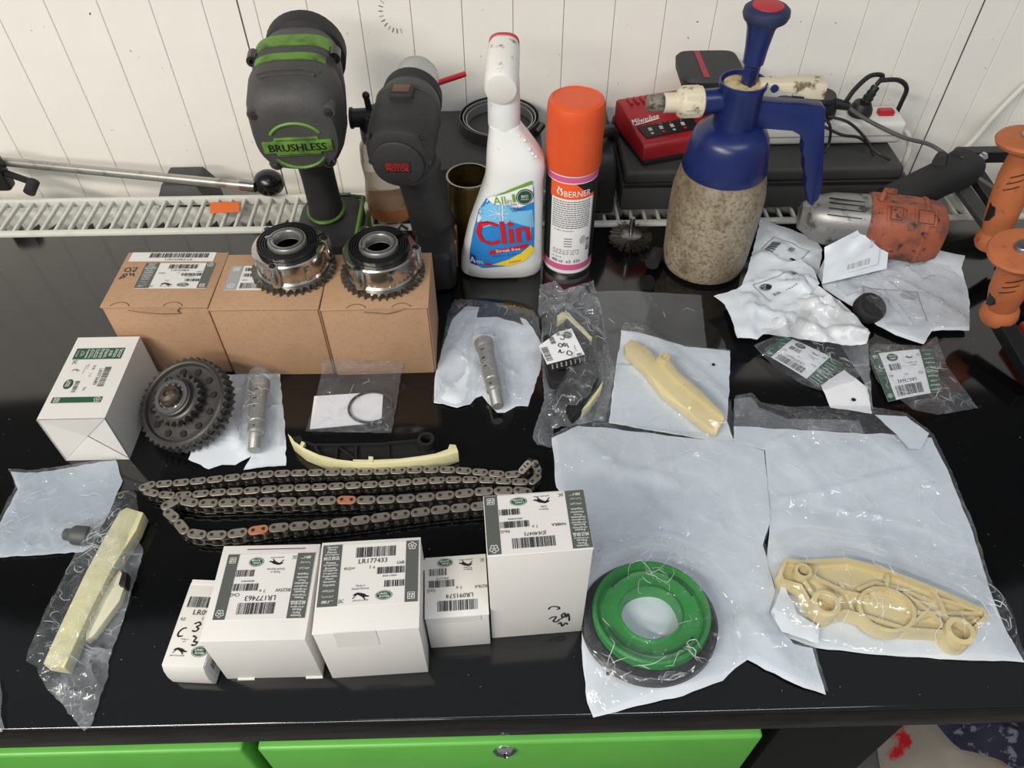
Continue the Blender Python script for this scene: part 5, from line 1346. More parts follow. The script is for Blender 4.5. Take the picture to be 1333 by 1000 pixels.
# ---- black and cream tensioner rail
t = thing('tensioner_rail', 'black plastic tensioner rail with cream sliding face, lying loose by the chain', 'engine part', (*P(487, 590)[:2], 0))
zt = .017
oi = lambda l, z=zt: xy(pxs(l, 230, 440, .2326, z))
oj = lambda l, z=zt: xy(pxs(l, 430, 560, .225, z))
inner = oi([(660, 580), (720, 620), (800, 655), (900, 680), (1010, 692)], ) + oj([(130, 170), (250, 172), (400, 165), (520, 150), (610, 135), (680, 110)])
outer = oi([(632, 566), (650, 604), (720, 662), (830, 708), (1000, 730)], .009) + oj([(130, 222), (250, 226), (420, 216), (560, 200), (680, 176), (738, 156)], .009)
outer2 = oj([(740, 125), (725, 85), (690, 82)])
part('sliding_face', MB().prism(outer + outer2 + [inner[-1]] + inner[::-1][1:] + oi([(640, 552)]), .001, zt), m_cream2, t, bev=.0006)
for q in (oi([(700, 580), (720, 590), (705, 615), (690, 605)]), oi([(1075, 665), (1100, 668), (1098, 700), (1072, 698)])):
    part('clip', MB().prism(q, zt - .004, zt + .0008), m_cream2, t)
back = oi([(690, 565), (760, 590), (900, 590), (1180, 582)]) + oj([(330, 65), (500, 50), (520, 95), (600, 95), (670, 120)])
sh_ = [(a, b + .0005) for a, b in inner]
part('web', MB().prism(back + sh_[::-1][1:], .006, .010), m_blackpl, t, sm=0)
def wallbar(pts, w=.0022, z0_=.001, z1_=zt - .002):
    mb = MB(); p = [Vector((a, b, (z0_ + z1_) / 2)) for a, b in pts]
    return mb.tube(p, 0, sq=(w / 2, (z1_ - z0_) / 2))
part('back_wall', wallbar(back[:7]), m_blackpl, t, sm=0)
part('front_wall', wallbar([(a, b + .0012) for a, b in inner], z1_=zt - .0022), m_blackpl, t, sm=0)
zk2 = zt - .0024
for q in (oi([(770, 595), (800, 650)]), oi([(895, 592), (885, 678)]), oi([(1000, 590), (1000, 690)]), oi([(905, 600), (990, 660)]), oj([(330, 68), (335, 170)]), oj([(150, 78), (140, 165)]), oj([(600, 100), (560, 135)])):
    zk2 -= .0003; part('rib', wallbar(q, z1_=zk2), m_blackpl, t, sm=0)
bs = P(430 + 552 * .225, 560 + 50 * .225, zt + .004)
part('pivot_boss', MB().ring(.0082, .0052, .001, zt + .004, 28, T(bs.x, bs.y, 0)), m_blackpl, t)
part('end_cap', MB().prism(oi([(650, 555), (690, 545), (705, 570), (680, 590)]), .002, zt), m_blackpl, t)

# ================================================================== bags and what is in them
def sleeve(mb, name, m, parent, sm=60, **k):
    o = part(name, mb, m, parent, sm=sm, **k)
    if hasattr(mb, 'taut') and len(o.data.vertices) == len(mb.taut):
        o.data.attributes.new('taut', 'FLOAT', 'POINT').data.foreach_set('value', [float(q) for q in mb.taut])
    return o
def oil_bolt(label, a, b, za, zb, r):
    """hollow oil-control bolt: head, body, neck, thread"""
    a, b = Vector((a.x, a.y, za)), Vector((b.x, b.y, zb)); F_ = frame(a, b); l = (b - a).length
    t = thing('hollow_bolt', label, 'bolt', (*((a + b) / 2)[:2], 0), group='hollow steel bolts in white pouches')
    m_b = mat('bolt_grey', (168, 168, 166), .4, .6)
    part('head', MB().lathe([(r * .95, 0), (r * 1.22, .002), (r * 1.22, .010), (r * 1.1, .012)], 28, F_), m_b, t)
    part('body', MB().lathe([(r, .011), (r, l * .62), (r * .92, l * .63), (r * .92, l * .68), (r * .98, l * .69), (r * .98, l * .76), (r * .7, l * .78), (r * .7, l * .80)], 28, F_), m_b, t)
    th = [(r * .68, l * .79)]
    for k in range(10): th += [(r * .74, l * (.80 + k * .02)), (r * .62, l * (.81 + k * .02))]
    part('thread', MB().lathe(th, 22, F_), m_b, t, sm=0)
    vd = F_.to_3x3().inverted() @ (CP - a).normalized(); a0 = math.atan2(vd.y, vd.x)
    for k, (da, zz_) in enumerate(((.5, .2), (.25, .2), (.6, .33), (.35, .33), (.45, .45), (.3, .72))):
        q = F_ @ Vector((r * math.cos(a0 + da), r * math.sin(a0 + da), l * zz_)); q2 = F_ @ Vector((r * 1.02 * math.cos(a0 + da), r * 1.02 * math.sin(a0 + da), l * zz_))
        part('oil_hole', MB().cyl(q, q2, .0011, .0011, 8), mat('hole_black', (10, 10, 10), .6), t)
    return t
C1 = lambda l, z=0.: xy(pxs(l, 230, 440, .2326, z))
C2 = lambda l, z=0.: xy(pxs(l, 540, 360, .24, z))
C3 = lambda l, z=0.: xy(pxs(l, 680, 360, .24, z))
C5 = lambda l, z=0.: xy(pxs(l, 930, 260, .3, z))
C4 = lambda l, z=0.: xy(pxs(l, 700, 540, .4, z))
CG = lambda l, z=0.: xy(pxs(l, 940, 510, .37, z))
C8 = lambda l, z=0.: xy(pxs(l, 0, 590, .37, z))
def add_glints(sh, parent, n, seed, box=None, ln=(3, 8), r=(.00012, .00028)):
    """fine pinched folds on a film, coloured white to stand in for its sharp glints"""
    rd = random.Random(seed); mb = MB(); bb = sh.bb; k = 0; tries = 0
    if box: xs_ = [q[0] for q in box]; ys_ = [q[1] for q in box]; bb = (min(xs_), min(ys_), max(xs_), max(ys_))
    while k < n and tries < n * 20:
        tries += 1
        p = Vector((rd.uniform(bb[0], bb[2]), rd.uniform(bb[1], bb[3]))); a = rd.uniform(0, 6.283); path = [p.copy()]; st = rd.uniform(.0018, .0034)
        for _ in range(rd.randint(*ln)):
            a += rd.gauss(0, .10) if rd.random() < .72 else rd.choice((-1, 1)) * rd.uniform(.6, 1.4); p = p + Vector((math.cos(a), math.sin(a))) * st; path.append(p.copy())
        pts = np.array([(q.x, q.y) for q in path])
        if not inside(sh.poly, pts).all() or edgedist(sh.poly, pts).min() < .002: continue
        z = sh.height(pts); rr = rd.uniform(*r); m_ = len(path)
        mb.tube([(q.x, q.y, float(zz_) + rr * .5) for q, zz_ in zip(path, z)], [max(.00008, rr * math.sin(math.pi * (i + .6) / (m_ + .2))) for i in range(m_)], 5); k += 1
    if mb.v:
        o = part('glint_folds', mb, m_glint, parent); o['kind'] = 'stuff'
def bag(name, label, back=None, front=None, backmat=None, frontmat=None, bk={}, fk={}, group=None, cat='bag', np_=14):
    allp = (back or []) + (front or [])
    c = (sum(p[0] for p in allp) / len(allp), sum(p[1] for p in allp) / len(allp), 0)
    t = thing(name, label, cat, c, 0, group); t_s = {}
    if back:
        s_ = Sheet(back, **bk); t_s['back'] = s_; sleeve(s_.mb(), 'back_sheet', backmat or m_poly, t)
    if front:
        s_ = Sheet(front, **fk); t_s['front'] = s_; sleeve(s_.mb(), 'front_film', frontmat or f_clear, t)
        if np_: add_glints(s_, t, np_, fk.get('seed', 1) + 500)
    return t, t_s

# pouch with bolt beside the sprocket
ba, bb = P(230 + 468 * .2326, 440 + 245 * .2326, .012), P(230 + 437 * .2326, 440 + 640 * .2326, .010)
white = C1([(245, 205), (310, 212), (480, 197), (575, 190), (580, 240), (592, 330), (610, 560), (612, 718), (510, 722), (375, 742), (420, 668), (330, 715), (255, 712), (180, 738), (65, 682), (120, 540)])
win = C1([(312, 212), (480, 198), (572, 192), (580, 240), (592, 330), (608, 560), (600, 610), (440, 655), (400, 650), (360, 600), (320, 460)])
bag('plastic_pouch', 'white pouch with clear window holding a bolt, next to the black sprocket', white, win, m_poly, f_haze,
    dict(base=.0006, step=.005, seed=11, creases=16, amp=.004, rough=.0012),
    dict(base=.002, step=.004, seed=12, creases=14, amp=.002, rough=.0006, bumps=[((ba.x, ba.y), (bb.x, bb.y), .0085, .0235, .012)]))
oil_bolt('hollow steel bolt inside the pouch next to the black sprocket', ba, bb, .0132, .0118, .0085)
# bag with O-ring
film_o = C1([(820, 205), (1262, 215), (1240, 340), (1205, 548), (960, 545), (725, 538), (795, 300)])
t, s_ = bag('zip_bag', 'clear bag with black O-ring and white card, propped on the brown box', None, film_o, None, f_clear, {}, dict(base=.0045, step=.005, seed=21, creases=18, amp=.0022, rough=.0006))
# upper end of that bag stands up against the box front
zf = .5565
up = []
e0, e1 = Vector((film_o[0][0], film_o[0][1])), Vector((film_o[1][0], film_o[1][1]))
rd = random.Random(4); vs = []; fs = []; nx, ny = 18, 8
tl, tr_ = PY(418, 466, zf), PY(525, 470, zf)
for j in range(ny + 1):
    for i in range(nx + 1):
        u, v = i / nx, j / ny; b0 = e0.lerp(e1, u); tp = tl.lerp(tr_, u)
        vs.append((b0.x + (tp.x - b0.x) * v, min(b0.y + (zf - b0.y) * min(1, v * 2.2), .5555) - .0016 * rd.random() * (0 < v), .0055 + (tp.z - .005) * v))
for j in range(ny):
    for i in range(nx): k = j * (nx + 1) + i; fs.append((k, k + 1, k + nx + 2, k + nx + 1))
sleeve(MB().add(vs, fs), 'upper_film', f_clear, t)
card = C1([(770, 325), (1155, 300), (1145, 470), (745, 508)], .002)
solo('info_card', MB().prism(card, .0008, .0018), m_paper, 'blank white card inside the O-ring bag', 'card', sm=0)
oc = P(230 + 1088 * .2326, 440 + 388 * .2326, .003)
solo('o_ring', MB().tube([(oc.x + .0225 * math.cos(k * .1309), oc.y + .0205 * math.sin(k * .1309), .0035) for k in range(48)], .0014, 8, True), m_rubber, 'thin black rubber O-ring lying on the white card in its bag', 'ring')
# second bolt pouch
ba, bb = P(540 + 372 * .24, 360 + 355 * .24, .012), P(540 + 452 * .24, 360 + 715 * .24, .010)
outer_ = C2([(215, 135), (330, 135), (560, 175), (640, 195), (670, 240), (690, 370), (685, 500), (615, 710), (550, 710), (490, 745), (445, 745), (395, 690), (365, 652), (330, 665), (300, 700), (230, 720), (100, 690), (110, 540), (145, 400), (180, 210)])
white = C2([(205, 235), (275, 165), (350, 168), (335, 225), (440, 222), (560, 255), (590, 270), (570, 225), (600, 235), (650, 300), (688, 372), (683, 500), (613, 707), (550, 707), (488, 742), (447, 742), (395, 688), (365, 650), (330, 663), (300, 697), (230, 717), (103, 688), (112, 540), (147, 400)])
bag('plastic_pouch', 'white pouch with clear top edge holding a bolt, right of the brown boxes', white, outer_, m_poly, f_haze if False else f_clear,
    dict(base=.0006, step=.005, seed=31, creases=18, amp=.004, rough=.0012),
    dict(base=.003, step=.0034, seed=32, creases=36, amp=.004, rough=.0010, bumps=[((ba.x, ba.y), (bb.x, bb.y), .008, .0235, .014)]))
oil_bolt('hollow steel bolt inside the pouch between brown boxes and black rail', ba, bb, .0135, .0118, .0085)

# empty clear bag
emp = C3([(400, 85), (560, 80), (970, 105), (985, 250), (1000, 400), (700, 480), (560, 640), (470, 800), (380, 815), (420, 600), (440, 300)])
t, _ = bag('empty_bag', 'empty clear bag lying flat under the pouch with the cream rail', None, emp, None, film('film_flat', .14, (190, 196, 200), .2, 30, .3), {}, dict(base=.0008, step=.006, seed=41, creases=14, amp=.0014, rough=.0005), np_=4)
# black curved rail in a bag
zr = .022
rail = C3([(112, 300), (185, 250), (240, 213), (350, 318), (420, 440), (430, 500), (400, 590), (330, 690), (275, 735), (235, 680), (300, 610), (250, 560), (150, 545), (120, 430)], zr)
t = thing('guide_rail', 'black curved guide rail with cream edge inside a creased clear bag', 'engine part', (*P(750, 470)[:2], 0))
part('body', MB().prism(rail, .001, .016), m_blackpl, t, bev=.002)
part('outer_rib', MB().tube([(a, b, .017) for a, b in C3([(240, 222), (340, 322), (405, 440), (415, 500), (385, 590), (320, 680)], zr)], .0028, 8), m_blackpl, t)
part('sliding_face', MB().prism(C3([(188, 205), (215, 185), (250, 190), (330, 270), (380, 325), (352, 320), (290, 262), (238, 212), (196, 235)], zr), .001, .0205), m_cream2, t, bev=.0008)
part('sliding_face', MB().prism(C3([(235, 690), (270, 715), (340, 690), (400, 620), (440, 560), (425, 610), (360, 700), (275, 750)], .014), .001, .014), m_cream2, t, bev=.0008)
fr = C3([(95, 50), (175, 30), (225, 80), (385, 30), (400, 90), (435, 210), (470, 440), (500, 500), (480, 640), (450, 790), (300, 810), (170, 830), (155, 935), (80, 920), (55, 880), (75, 800), (120, 680), (110, 560), (103, 350), (85, 180)])
cen = [C3([q], 0)[0] for q in ((210, 300), (330, 420), (350, 540), (280, 680))]
t, s_ = bag('parts_bag', 'creased clear bag around the black guide rail, barcode label on it', None, fr, None, f_fold, {},
    dict(base=.0016, step=.0032, seed=42, creases=80, amp=.006, rough=.0018, bumps=[(cen[0], cen[1], .018, .0225, .016), (cen[1], cen[2], .016, .0225, .016), (cen[2], cen[3], .012, .021, .014)], wid=(.002, .006)), np_=64)
# its label
l_o = P(680 + 204 * .24, 360 + 392 * .24, .024)
ex = (P(680 + 292 * .24, 360 + 370 * .24, .024) - P(680 + 110 * .24, 360 + 410 * .24, .024)); ex.z = 0
lm = s_['front'].fmap(l_o, ex); lmf = lambda x, y, d: lm(x, y, d + .0012) 
ang = 0
cw, ch = .042, .0405
def flatmap(o, exv, z):
    exv = Vector((exv.x, exv.y, 0)).normalized(); eyv = Vector((-exv.y, exv.x, 0))
    return lambda x, y, d: Vector((o.x, o.y, z)) + exv * x + eyv * y + Vector((0, 0, d))
fmz = flatmap(l_o, ex, .0262)
lb = part('label', MB().loft([[fmz(a, b, d) for a, b in ((-cw / 2, -ch / 2), (cw / 2, -ch / 2 + .002), (cw / 2, ch / 2 + .003), (cw * .12, ch / 2 + .002), (-cw / 2, ch * .2))] for d in (0, .0003)]), m_paper, t, sm=0)
pr = PR(lambda x, y, d: fmz(x, y, d + .0003))
pr.poly('black', [(-cw / 2 - .001, -ch / 2 - .011), (cw / 2 - .001, -ch / 2 - .008), (cw / 2, -ch / 2 + .002), (-cw / 2, -ch / 2)], 1)
for k in range(8): pr.text('white', ['Genuine', 'Pièces', '純正部品', 'Piezas', 'Ricambi', 'Originele', 'Peças', 'قطع'][k], -cw / 2 + .004 + k * .005, -ch / 2 - .0045, h=.0016, w=.006, rot=R(80), lay=2)
pr.bars('black', -cw / 2 + .001, -.016, -cw / 2 + .008, .004, 5, 22, vert=True); pr.bars('black', -.0075, .006, -.002, .0165, 6, 14, vert=True)
oval_mark(pr, .0135, .0145, .0048, .0055)
pr.bars('grey', .002, .016, .006, .022, 8, 5); pr.bars('black', .013, -.018, .0185, -.0145, 9, 5); pr.stroke('grey', [(.015, -.002), (.014, -.009), (.0155, -.011)], .0006)
for st_ in ([(-.0015, .002), (.001, .005), (.003, .002), (.001, -.001), (-.0015, .002)], [(.0035, .001), (.0055, .004), (.006, -.001), (.0035, .001)], [(.008, .003), (.008, -.004)], [(-.0045, -.008), (-.0015, -.004), (-.002, -.009), (.002, -.008)], [(.003, -.012), (.006, -.008), (.009, -.012), (.006, -.015), (.003, -.012)], [(.004, .012), (.006, .009), (.009, .012), (.007, .017)]):
    pr.stroke('marker', st_, .001, 3)
pr.build(lb)

# cream guide in its white pouch
white = C3([(535, 295), (640, 310), (880, 385), (1125, 410), (1120, 600), (1108, 790), (1145, 905), (1000, 892), (700, 840), (468, 800), (480, 700), (510, 470), (530, 370)])
g1 = C3([(552, 372), (590, 337), (690, 397), (748, 470), (830, 560), (960, 665), (1098, 772), (1060, 836), (1010, 820), (870, 705), (760, 622), (660, 490), (562, 407)], .014)
g2 = C3([(725, 440), (745, 425), (790, 432), (805, 460), (850, 520), (960, 610), (1085, 735), (1098, 772), (960, 665), (830, 560), (748, 470)], .018)
t = thing('guide_rail', 'cream nylon guide rail lying diagonally on the white pouch', 'engine part', (*P(880, 500)[:2], 0))
part('sliding_face', MB().prism(g1, .0025, .014), m_cream, t, bev=.0012)
part('rib', MB().prism(g2, .0025, .0185), m_cream, t, bev=.0015)
bq = P(680 + 768 * .24, 360 + 446 * .24, .018)
part('boss', MB().ring(.0058, .0035, .003, .021, 20, T(bq.x, bq.y, 0)), m_cream, t)
a_, b_ = C3([(600, 375)])[0], C3([(1060, 800)])[0]
t, _ = bag('plastic_pouch', 'square white pouch holding the diagonal cream guide rail', white, [(a, b) for a, b in white], m_poly, f_clear,
    dict(base=.0014, step=.006, seed=51, creases=10, amp=.0014, rough=.0006),
    dict(base=.0032, step=.0036, seed=52, creases=30, amp=.003, rough=.0008, bumps=[(a_, b_, .012, .0195, .022)], wid=(.0025, .006)))
hq = C3([(1032, 494)])[0]
part('punch_hole', MB().lathe([(.0018, 0), (.0018, .0004), (.0001, .0004)], 14, T(hq[0], hq[1], .0045)), mat('hole_black', (10, 10, 10), .6), t)

# seal in the big bag
scn = P(845, 808, .012)
t = thing('oil_seal', 'black ring oil seal with green plastic insert inside the large white bag', 'seal', (scn.x, scn.y, 0))
tilt = frame(Vector((scn.x, scn.y, .006)), Vector((scn.x - .004, scn.y + .012, .106)), (0, 1, 0))
part('black_flange', MB().lathe([(.0525, -.003), (.0545, .0), (.0545, .007), (.052, .0095), (.046, .0100), (.044, -.003), (.0525, -.003)], 60, tilt, False, False), mat('seal_black', (34, 36, 38), .45), t)
gt = tilt @ T(.0015, .002, -.005)
m_sg = mat('seal_green', (52, 142, 68), .4, var=(20, (46, 128, 60), .45, .75))
part('green_rim', MB().lathe([(.0468, .010), (.0468, .022), (.0455, .0235), (.0440, .0235), (.0425, .021), (.0425, .010), (.0468, .010)], 60, gt, False, False), m_sg, t)
part('green_disc', MB().lathe([(.043, .0165), (.0385, .0190), (.0345, .0165), (.0265, .0165), (.0250, .0185), (.0238, .0185), (.0232, .012), (.0232, .002)], 60, gt, False, False), m_sg, t)
for k, (a0, a1) in enumerate(((200, 262), (275, 320), (20, 58), (110, 140))):
    part('slot', MB().tube([gt @ Vector((.0375 * math.cos(R(a)), .0375 * math.sin(R(a)), .0200)) for a in np.linspace(a0, a1, 14)], .0009, 6), mat('slot_green', (22, 78, 40), .5), t)
big = C4([(45, 82), (130, 44), (230, 50), (540, 86), (640, 92), (735, 122), (755, 350), (730, 430), (745, 480), (770, 580), (750, 650), (830, 750), (890, 765), (935, 915), (830, 880), (680, 802), (640, 830), (600, 870), (470, 920), (290, 960), (180, 990), (160, 940), (142, 760), (146, 650), (180, 430), (60, 240)])
bigf = C4([(45, 82), (130, 40), (230, 45), (640, 90), (735, 122), (755, 350), (730, 430), (745, 480), (770, 580), (750, 650), (830, 750), (890, 765), (935, 915), (830, 880), (680, 802), (640, 830), (600, 870), (470, 920), (290, 960), (180, 990), (160, 940), (142, 760), (146, 650), (180, 430), (60, 240)])
sb = (scn.x, scn.y)
t, _ = bag('poly_bag', 'large white-backed bag holding the green and black oil seal', big, bigf, m_poly, f_clear,
    dict(base=.0022, step=.007, seed=61, creases=26, amp=.0042, rough=.0018, bumps=[], fall=.02, wid=(.006, .016)),
    dict(base=.0085, step=.0038, seed=62, creases=48, amp=.0045, rough=.0013, bumps=[(sb, sb, .052, .0225, .034)], wid=(.003, .007)))
add_glints(_['front'], t, 22, 801, C4([(340, 440), (500, 430), (480, 640), (320, 620)]), (4, 9)); add_glints(_['front'], t, 14, 802, C4([(160, 830), (600, 830), (600, 960), (170, 980)]), (4, 9), (.00018, .0004)); add_glints(_['front'], t, 14, 803, C4([(60, 100), (740, 130), (750, 560), (200, 500)]), (5, 12))
q = C4([(225, 860)])[0]
part('punch_hole', MB().lathe([(.0016, 0), (.0016, .0004), (.0001, .0004)], 14, T(q[0], q[1], .0105)), mat('hole_black', (10, 10, 10), .6), t)

# ribbed cream guide in the other big bag
zg = .018
t = thing('guide_plate', 'ribbed cream nylon chain guide plate with round pocket, inside the large right bag', 'engine part', (*P(1150, 785)[:2], 0))
outl = CG([(205, 640), (225, 590), (270, 598), (440, 590), (560, 620), (740, 690), (925, 770), (928, 795), (890, 830), (885, 865), (850, 895), (800, 870), (790, 845), (650, 835), (540, 800), (440, 772), (380, 785), (330, 775), (275, 680), (215, 665)], zg)
part('base_web', MB().prism(outl, .004, .0120), m_cream, t, sm=0)
def crib(pts, w=.0030, z1_=zg):
    q = [Vector((a, b, (z1_ + .005) / 2)) for a, b in CG(pts, zg)]
    return MB().tube(q, 0, sq=(w / 2, (z1_ - .005) / 2))
part('edge_rib', MB().tube([Vector((a, b, (zg + .003) / 2)) for a, b in outl], 0, closed=True, sq=(.0016, (zg - .003) / 2)), m_cream, t, sm=0)
zk = zg - .0004
for pts in ([(280, 650), (330, 720)], [(275, 625), (430, 700), (520, 720)], [(585, 640), (580, 705)], [(740, 690), (770, 730), (800, 815)], [(640, 700), (720, 760), (800, 830)], [(650, 775), (920, 775)], [(655, 830), (700, 790), (790, 765)], [(760, 720), (920, 770)], [(540, 665), (640, 690), (740, 730)], [(480, 690), (540, 665)], [(530, 690), (545, 705)], [(860, 820), (915, 790)], [(420, 660), (470, 770)]):
    zk -= .00025; part('rib', crib(pts, z1_=zk), m_cream, t, sm=0)
pc = P(940 + 578 * .37, 510 + 765 * .37, zg)
part('round_pocket', MB().ring(.0205, .0178, .004, zg + .001, 36, T(pc.x, pc.y, 0) @ Matrix.Diagonal((1.12, .95, 1, 1))), m_cream, t)
part('pocket_floor', MB().lathe([(.018, .010), (.018, .0140), (.0001, .0140)], 36, T(pc.x, pc.y, 0) @ Matrix.Diagonal((1.12, .95, 1, 1))), m_cream, t)
for (a, b, r) in ((838, 843, .0112), (365, 745, .0112), (285, 632, .007)):
    q = P(940 + a * .37, 510 + b * .37, zg + .004)
    part('boss', MB().ring(r, r * .64, .002, zg + .005, 28, T(q.x, q.y, 0)), m_cream, t)
    part('boss_bore', MB().lathe([(r * .66, .008), (.0001, .008)], 20, T(q.x, q.y, 0), False, True), mat('bore_brown', (120, 96, 56), .6), t)
big = CG([(40, 125), (330, 140), (500, 152), (560, 150), (735, 165), (800, 300), (880, 500), (945, 720), (1000, 850), (1062, 955), (800, 945), (500, 925), (330, 905), (200, 860), (160, 790), (185, 690), (155, 600), (165, 470), (150, 210), (40, 185)])
bigf = CG([(40, 30), (100, 20), (130, 55), (240, 68), (500, 65), (640, 90), (735, 165), (800, 300), (880, 500), (945, 720), (1000, 850), (1062, 955), (800, 945), (500, 925), (330, 905), (200, 860), (160, 790), (185, 690), (155, 600), (165, 470), (150, 210), (40, 185)])
ga, gb = CG([(330, 680)])[0], CG([(840, 800)])[0]; gm = CG([(580, 720)])[0]
t, _ = bag('poly_bag', 'large white-backed bag holding the ribbed cream guide plate, at right front', big, bigf, m_poly, f_clear,
    dict(base=.0012, step=.008, seed=71, creases=22, amp=.0036, rough=.0014, fall=.02, wid=(.006, .016)),
    dict(base=.0068, step=.0038, seed=72, creases=40, amp=.0042, rough=.0011, bumps=[(ga, gm, .024, .0245, .032), (gm, gb, .016, .0245, .032)], wid=(.003, .007)))
add_glints(_['front'], t, 32, 804, CG([(350, 600), (560, 600), (700, 900), (330, 880)]), (4, 10)); add_glints(_['front'], t, 14, 805, CG([(700, 780), (1000, 800), (1000, 930), (700, 920)]), (5, 12), (.00018, .0004)); add_glints(_['front'], t, 14, 806, CG([(160, 160), (720, 170), (850, 480), (200, 480)]), (5, 12))
fold = CG([(530, 95), (640, 100), (720, 160), (690, 215), (650, 215), (590, 150)])
s2 = Sheet(fold, .006, .006, 73, 4, .001, .0006); sleeve(s2.mb(), 'folded_corner', m_poly, t)
fold = CG([(40, 30), (100, 22), (130, 60), (230, 100), (480, 105), (500, 150), (330, 140), (40, 124)])
s2 = Sheet(fold, .0018, .006, 74, 4, .001, .0006); sleeve(s2.mb(), 'folded_lip', f_haze, t)
lobe = CG([(205, 690), (255, 800), (330, 850), (325, 905), (200, 862), (160, 795)])
s2 = Sheet(lobe, .009, .005, 75, 8, .006, .002); sleeve(s2.mb(), 'folded_corner', m_poly, t)

# small bag with grey pin, far left
wb = C8([(40, 68), (130, 72), (410, 28), (433, 100), (395, 190), (360, 260), (330, 330), (295, 350), (170, 360), (0, 370), (-30, 372), (-10, 270), (65, 130)])
bag('plastic_pouch', 'wrinkled pale pouch with a grey pin, at the left edge', wb, wb, mat('bluish_polythene', (168, 178, 188), .3, bump=(30, .15)), f_clear,
    dict(base=.001, step=.005, seed=81, creases=22, amp=.0026, rough=.0010), dict(base=.0055, step=.004, seed=82, creases=30, amp=.0035, rough=.0010))
pa, pb_ = P(228 * .37, 590 + 288 * .37, .010), P(322 * .37, 590 + 297 * .37, .010)
pa.z = pb_.z = .0115
Fq = frame(pa, pb_); l = (pb_ - pa).length
solo('dowel_pin', MB().lathe([(.0035, 0), (.0052, .0015), (.0055, .006), (.0085, .010), (.0088, l - .004), (.0075, l - .001), (.005, l)], 24, Fq), mat('pin_grey', (70, 72, 74), .55), 'stubby dark grey pin lying on the pale pouch at left', 'pin')
# long cream rail in a clear sleeve, left front
zr = .016
lr = C8([(420, 205), (445, 190), (505, 208), (480, 270), (400, 395), (330, 530), (225, 755), (150, 742), (200, 630), (300, 420), (370, 290)], zr)
t = thing('guide_rail', 'long pale cream guide rail wrapped in a clear sleeve, left front', 'engine part', (*P(125, 760)[:2], 0))
part('sliding_face', MB().prism(lr, .002, zr), m_cream2, t, bev=.001)
part('rib', MB().prism(C8([(420, 410), (448, 440), (420, 520), (330, 640), (300, 660), (300, 600), (360, 490)], .010), .002, .010), mat('rail_back', (206, 204, 178), .4), t, bev=.001)
part('black_clip', MB().prism(C8([(430, 412), (448, 420), (440, 470), (415, 462)], .014), .004, .014), m_blackpl, t, bev=.001)
fo = C8([(455, 140), (505, 180), (512, 230), (490, 300), (510, 350), (460, 520), (435, 600), (385, 740), (385, 790), (325, 960), (300, 982), (240, 910), (180, 840), (172, 790), (135, 770), (140, 730), (180, 640), (185, 560), (240, 480), (270, 400), (290, 360), (350, 290), (370, 260), (410, 215)])
ra, rb_ = C8([(450, 225)])[0], C8([(190, 740)])[0]
bag('clear_sleeve', 'long crumpled clear sleeve around the pale cream rail, left front', None, fo, None, f_fold, {},
    dict(base=.002, step=.0034, seed=91, creases=60, amp=.0055, rough=.0015, bumps=[(ra, rb_, .013, .0175, .018)], wid=(.002, .006)), np_=64)
# scrap of bag at the extreme left
sc = [tuple(P(a, b)[:2]) for a, b in ((-60, 890), (2, 886), (6, 905), (4, 935), (8, 950), (-8, 965), (-60, 962))]
solo('bag_scrap', Sheet(sc, .002, .006, 95, 10, .006, .002).mb(), f_fold, 'edge of a crumpled clear bag at the lower left edge', 'bag', sm=60)

# heap of opened pouches, upper right
def lf(nx_, ny_, c0, k, mx): return lambda x, y: max(0, min(mx, ((x - c0[0]) * nx_ + (y - c0[1]) * ny_) * k))
def pouch(label, outline, seed, base, amp=.007, cr=22, back=m_poly, lift=None, front=None, bumps=(), step=.0055, z=0):
    return bag('opened_pouch', label, outline, None if front is None else outline, back, front,
        dict(base=base, step=step, seed=seed, creases=cr, amp=amp, rough=.0022, lift=lift, bumps=bumps), dict(base=base + .003, step=step, seed=seed + 1, creases=cr, amp=amp, rough=.002, lift=lift, bumps=bumps), 'opened white pouches at the upper right')
def rect_print(t, s_, o, ex, w, h, seed, full=True):
    f_ = s_.fmap(o, ex); pr = PR(f_, .0012, .0002)
    n = 10
    def seg(a, b): pr.stroke('grey', [(a[0] + (b[0] - a[0]) * k / n, a[1] + (b[1] - a[1]) * k / n) for k in range(n + 1)], .0008, 1, 1)
    seg((-w / 2, h / 2), (w / 2, h / 2)); seg((-w / 2, -h / 2), (-w / 2, h / 2)); seg((w / 2, -h / 2), (w / 2, h / 2))
    if full: seg((-w / 2, -h / 2), (w / 2, -h / 2))
    return pr
p1o = C5([(205, 70), (330, 110), (450, 160), (475, 200), (462, 290), (440, 330), (330, 400), (200, 440), (110, 380), (150, 290), (180, 170)], .012)
t, s_ = pouch('white pouch with printed barcode frame, nearest the grimy sprayer', p1o, 101, .006, .005)
o_ = C5([(310, 210)], .012)[0]; e_ = C5([(400, 250)], .012)[0]
pr = rect_print(t, s_['back'], o_, (e_[0] - o_[0], e_[1] - o_[1]), .046, .036, 1, False)
pr.bars('black', -.020, -.016, -.009, .006, 3, 11, vert=True); pr.bars('black', .002, .001, .008, .012, 4, 7, vert=True); pr.ell('black', .016, -.010, .0045, .003); pr.build(t)
p2o = C5([(185, 320), (280, 270), (380, 240), (440, 290), (462, 350), (400, 420), (350, 520), (230, 560), (190, 592), (105, 582), (80, 500), (50, 440), (0, 402), (100, 372)], .022)
t, s_ = pouch('crumpled white pouch with dark oval logo in front of the sprayer', p2o, 103, .016, .008, 26, lift=lambda x, y: 0)
o_ = C5([(300, 370)], .022)[0]; e_ = C5([(430, 330)], .022)[0]
pr = rect_print(t, s_['back'], o_, (e_[0] - o_[0], e_[1] - o_[1]), .058, .034, 2, False)
